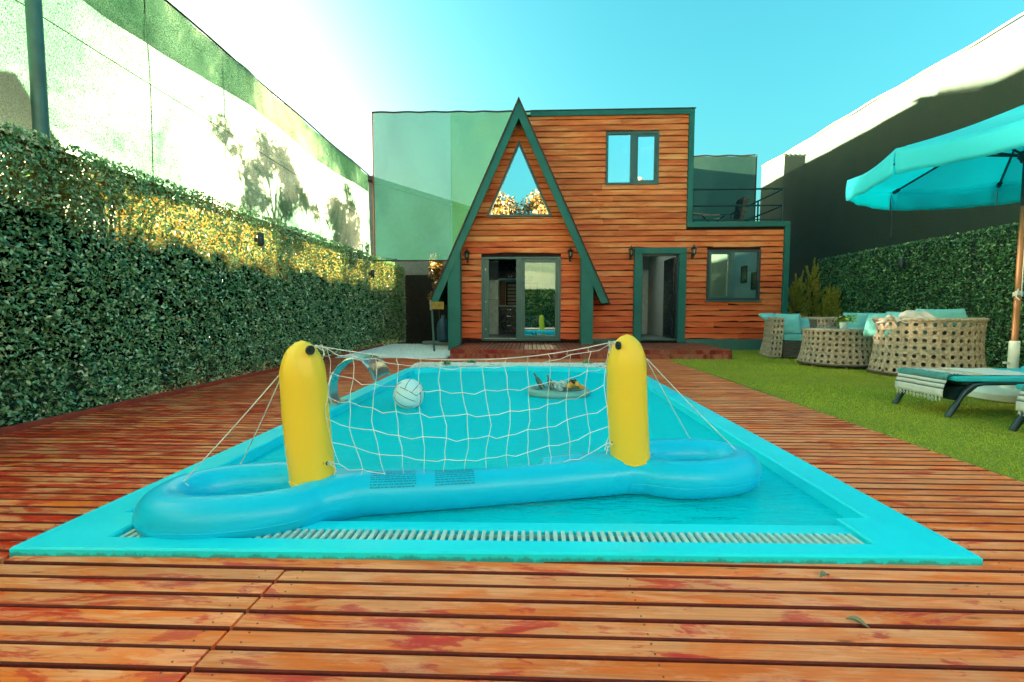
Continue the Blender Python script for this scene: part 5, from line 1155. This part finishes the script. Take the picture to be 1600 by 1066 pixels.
loose_pillow((6.36, 6.98, .76), .42, .20, .44, R(38), R(72), 'teal cushion at the right end above the big sofa back', 4)
loose_pillow((5.56, 7.02, .76), .42, .2, .42, R(-40), R(74), 'teal cushion half hidden by the throw above the big sofa back', 5)
loose_pillow((5.46, 7.36, .75), .38, .18, .40, R(-75), R(74), 'small teal cushion at the left end of the big sofa', 6)
# throw blanket heaped over the sofa's left shoulder
m = MB(); m.grid(lambda u, v: (5.36+.42*u-.05*v, 6.86-.28*u+.34*v, .866+.055*math.sin(u*7+v*5)*math.sin(math.pi*v)+.05*math.sin(math.pi*u)*math.sin(math.pi*v)+.018*math.sin(u*23+v*4)-(.06*(1-v)**3)-.05*v**3+.05*math.exp(-((u-.62)/.2)**2)), 34, 18)
o = m.build('throw_blanket', 'blanket', None, 'all', fix=False); so = o.modifiers.new('s', 'SOLIDIFY'); so.thickness = .014; tag(o, 'crumpled off white throw lying over the left back of the big sofa', 'blanket')
# round table
tb = thing('wicker_table', 'round cane wicker coffee table with glass top between chair and sofa', 'table', (5.46, 8.28, 0))
def tfn(u, v): q = 2*math.pi*u; r_ = .60-.07*v-.03*math.sin(math.pi*v); return Vector((5.46+r_*math.cos(q), 8.28+r_*math.sin(q), .06+.58*v))
cane_build(tfn, 36, 6, tb, 'woven_drum', .29)
def tfo(u, v): p = tfn(u, v); d = Vector((p.x-5.46, p.y-8.28, 0)).normalized(); return p+d*.007
strands(tfo, 36, 6, tb)
m = MB(); m.lathe([(.55, .07), (.48, .6)], 30, (5.46, 8.28, 0)); m.build('inner_drum', 'wicker_dark', tb)
m = MB(); m.tube([tfn(k/50, 1)+Vector((0, 0, .005)) for k in range(50)], .022, 8, closed=True); m.build('top_roll', 'wicker', tb, True); m = MB(); m.tube([tfn(k/50, 0) for k in range(50)], .02, 8, closed=True); m.build('bottom_roll', 'wicker_dark', tb, True)
m = MB(); m.lathe([(0, .655), (.55, .655), (.555, .66), (.55, .672), (0, .672)], 48, (5.46, 8.28, 0)); m.build('glass_top', 'table_glass', tb)
for q in (200, 250, 300, 340): MB().tube([(5.46+.58*math.cos(R(q)), 8.28+.58*math.sin(R(q)), 0), (5.46+.58*math.cos(R(q)), 8.28+.58*math.sin(R(q)), .1)], .02, 8).build('foot', 'wicker', tb)
pt = thing('potted_plant', 'small leafy plant in a pale pot on the round wicker table', 'potted plant', (5.44, 8.12, .672)); m = MB(); m.lathe([(.0, .673), (.052, .673), (.068, .76), (.072, .775), (.06, .775), (0, .765)], 16, (5.44, 8.12, 0)); m.build('pot', 'pot_teal', pt, True)
n = 120; P = np.array([5.44, 8.12, .83])+RNG.normal(size=(n, 3))*np.array([.055, .05, .03])+np.array([.03, 0, 0]); V, F = leaf_quads(P, .06, RNG.normal(size=(n, 3)), .6); npmesh('leaves', V, F, 'flower_leaf', pt)
n = 40; P = np.array([5.40, 8.10, .83])+RNG.normal(size=(n, 3))*np.array([.04, .04, .03]); V, F = leaf_quads(P, .05, RNG.normal(size=(n, 3)), .6); npmesh('blossom', V, F, 'gold_tree_leaf', pt)
m = MB(); m.box(5.12, 5.32, 8.10, 8.36, .674, .694, bev=.005); o = m.build('magazine', 'pallet_gray'); tag(o, 'flat pale magazine left of the pot on the round table', 'magazine')
# armchair
def armchair(label):
    t = thing('wicker_armchair', label, 'armchair', (0, 0, 0), 'cane wicker armchairs')
    # local: faces -Y; width 1.02, depth .85
    W_, D_ = .50, .42
    def shell(off):
        def fn(u, v):
            fl = (1-v)*.075-.03*math.sin(math.pi*v)+off; w2, d2 = W_+fl, D_+fl; L = [(-w2, -d2), (-w2, d2-.2), (-w2+.2, d2), (w2-.2, d2), (w2, d2-.2), (w2, -d2)]
            ds = [math.dist(L[i], L[i+1]) for i in range(5)]; s = u*sum(ds); i = 0
            while i < 4 and s > ds[i]: s -= ds[i]; i += 1
            k = s/ds[i]; return Vector((L[i][0]*(1-k)+L[i+1][0]*k, L[i][1]*(1-k)+L[i+1][1]*k, .03+.80*v))
        return fn
    cane_build(shell(0), 34, 7, t); strands(shell(.008), 34, 7, t)
    for sx in (-1, 1):      # arm front faces
        def af(u, v, sx=sx): fl = (1-v)*.075; return Vector((sx*(W_+fl-.012-(.20+.02*(1-v))*u), -D_-fl-.004, .03+.80*v))
        cane_build(af, 3, 7, t, 'arm_front'); strands(lambda u, v: af(u, v)-Vector((0, .007, 0)), 3, 7, t)
        m = MB(); m.box(min(sx*.30, sx*.47), max(sx*.30, sx*.47), -.41, .30, .06, .80); m.build('arm_core', 'wicker_dark', t)
        m = MB(); m.box(min(sx*.285, sx*.5), max(sx*.285, sx*.5), -.43, .38, .80, .845, bev=.02); m.build('arm_top', 'wicker', t, True)
    m = MB(); m.tube([shell(0)(k/40, 1) for k in range(41)], .022, 8); m.build('top_roll', 'wicker', t, True)
    m = MB()
    for r_ in range(9): m.tube([(-.30+.03*k, -.425-.002*(k % 2)-(.05*(1-r_/9)), .045+r_*.036+(.006 if (k+r_) % 2 else -.002)) for k in range(21)], .017, 6)
    m.box(-.30, .30, -.40, .3, .05, .36); m.build('skirt', 'wicker_dark', t, True)
    m = MB(); m.box(-.295, .295, -.44, .30, .372, .485, bev=.035); m.build('seat_cushion', 'cushion', t, True)
    m = MB(); m.box(-.29, .29, .30, .41, .3, .82); m.build('back_core', 'wicker_dark', t)
    for sx in (-1, 1):
        m = MB(); m.tube([(sx*.52, -.46, 0), (sx*.50, -.44, .1)], .022, 8); m.tube([(sx*.52, .44, 0), (sx*.50, .42, .1)], .022, 8); m.build('foot', 'wicker', t)
    return t
ac = armchair('cane wicker armchair by the cabin corner with two teal cushions'); ac.location = (5.58, 9.86, 0); ac.rotation_euler = (0, 0, R(-14))
loose_pillow((5.50, 9.92, .70), .50, .20, .48, R(-12), R(70), 'square teal cushion leaning on the back of the armchair by the cabin', 8)
loose_pillow((5.86, 9.90, .66), .40, .16, .38, R(-34), R(66), 'smaller teal cushion beside the right arm of the armchair by the cabin', 9)
loose_pillow((5.22, 10.12, .84), .42, .13, .30, R(20), R(25), 'teal cushion lying over the left arm of the armchair by the cabin', 10)
ac2 = copy_tree(ac); ac2.location = (6.75, 9.55, 0); ac2.rotation_euler = (0, 0, R(-58)); ac2['label'] = 'cane wicker armchair mostly hidden behind the round table and sofa'
loose_pillow((6.62, 9.5, .74), .46, .17, .44, R(-20), R(70), 'teal cushion standing on the hidden armchair behind the round table', 12)

# golden conifers by the right corner of the cabin
def conifer(x, y, h, w_, label, seed):
    t = thing('conifer_shrub', label, 'shrub', (x, y, 0), 'golden conifers beside the cabin corner'); rnd = np.random.default_rng(seed)
    m = MB(); m.tube([(x, y, 0), (x+.02, y, h*.5), (x, y, h*.85)], [.025, .018, .006], 6)
    Ps, Ds, Sz = [], [], []
    for k in range(62):
        z = .25+(h-.45)*rnd.uniform(0, 1); q = rnd.uniform(0, 6.28); f_ = (z-.2)/(h-.2); rr = w_*(1-f_**1.6)*rnd.uniform(.55, 1.05)+.05; up = .22+.25*rnd.uniform()
        a = Vector((x, y, z-.12)); e = Vector((x+rr*math.cos(q), y+rr*math.sin(q), z+up)); m.tube([a, a.lerp(e, .5)-Vector((0, 0, .03)), e], [.008, .005, .002], 4)
        for s in np.linspace(.3, 1.05, 26):
            c = a.lerp(e, s); ax = (e-a).normalized()
            for _ in range(4):
                d = Vector(rnd.normal(size=3)); d = (d-ax*d.dot(ax)).normalized(); dr = (ax*1.3+d).normalized(); L = .075*(1.15-s*.6); Ps.append(c+dr*L*.5); Ds.append(dr); Sz.append(L)
    m.build('stem', 'bark', t, True); P = np.array(Ps); V, F = leaf_quads(P, np.array(Sz)*1.25, np.array(Ds), .22, .3); npmesh('foliage', V, F, 'conifer_leaf', t); return t
conifer(6.95, 12.15, 1.72, .36, 'golden conifer directly beside the green cabin corner, left one', 21); conifer(7.42, 12.35, 2.05, .40, 'taller golden conifer beside the right hedge', 22); conifer(7.72, 12.0, 1.45, .26, 'small golden conifer standing lowest beside the right hedge', 23)

# alley left of the cabin
p = thing('sign_post', 'thin green post with a small golden square on top in the white gravel', 'post', (-2.32, 10.9, 0)); m = MB(); m.tube([(-2.30, 10.85, 0), (-2.36, 10.9, 1.02)], .026, 8); m.build('post', 'post_green', p, True)
m = MB(); m.box(-2.40, -2.37, 10.86, 10.92, 1.0, 1.24); m.build('side_board', 'wood_pale', p); m = MB(); m.box(-2.365, -2.07, 10.88, 10.91, 1.02, 1.2, bev=.01); m.build('golden_square', 'leaf_gold', p)
for k, (x0, x1, y, z0, l) in enumerate(((-3.1, -2.3, 13.0, .02, 'long grey slab on the gravel at the end of the alley'), (-2.75, -2.1, 12.7, .02, 'short grey slab leaning nearer the cabin in the alley'))):
    o = MB().box(x0, x1, y, y+.3, z0, z0+.09, bev=.01).build('stone_slab', 'pallet_gray'); tag(o, l, 'slab', 'grey slabs in the alley')
o = MB().lathe([(0, .11), (.14, .11), (.19, .16), (.20, .5), (.16, .68), (.07, .78), (.06, .86), (0, .87)], 16, (-2.45, 12.85, 0)).build('water_canister', 'plastic_blue', None, True); tag(o, 'dark blue canister standing at the end of the gravel alley', 'canister')
n = 1500; P = blobs([(-2.75, 13.5, 2.15), (-2.6, 13.4, 1.75), (-2.8, 13.6, 2.5), (-2.85, 13.5, 1.4)], [.32, .3, .25, .2], n, .2); V, F = leaf_quads(P, .09, RNG.normal(size=(n, 3)), .6)
vt = thing('golden_shrub', 'golden leaved shrub glowing behind the left foot of the pointed roof', 'shrub', (-2.3, 13.6, 0)); npmesh('foliage', V, F, 'gold_tree_leaf', vt); m = MB(); m.tube([(-2.7, 13.6, 0), (-2.75, 13.6, 2.3)], .02, 6); m.build('stem', 'bark', vt)
# litter on the front deck
for k, (x, y, rz, l) in enumerate(((1.06, 1.62, .5, 'small dry twiggy leaf on the front deck boards near the pool rim'), (1.0, 1.37, -.6, 'pale curled leaf lying on the front deck boards right of centre'))):
    m = MB(); m.grid(lambda u, v: (x+(u-.5)*.06*math.cos(rz)-(v-.5)*.018*math.sin(math.pi*u)*math.sin(rz), y+(u-.5)*.06*math.sin(rz)+(v-.5)*.018*math.sin(math.pi*u)*math.cos(rz), .006+.012*(v-.5)**2*4*math.sin(math.pi*u)+.004*math.sin(u*5)), 8, 4)
    o = m.build('fallen_leaf', 'dead_leaf', None, 'all', fix=False); tag(o, l, 'leaf', 'dry leaves on the front deck'); so = o.modifiers.new('s', 'SOLIDIFY'); so.thickness = .0008
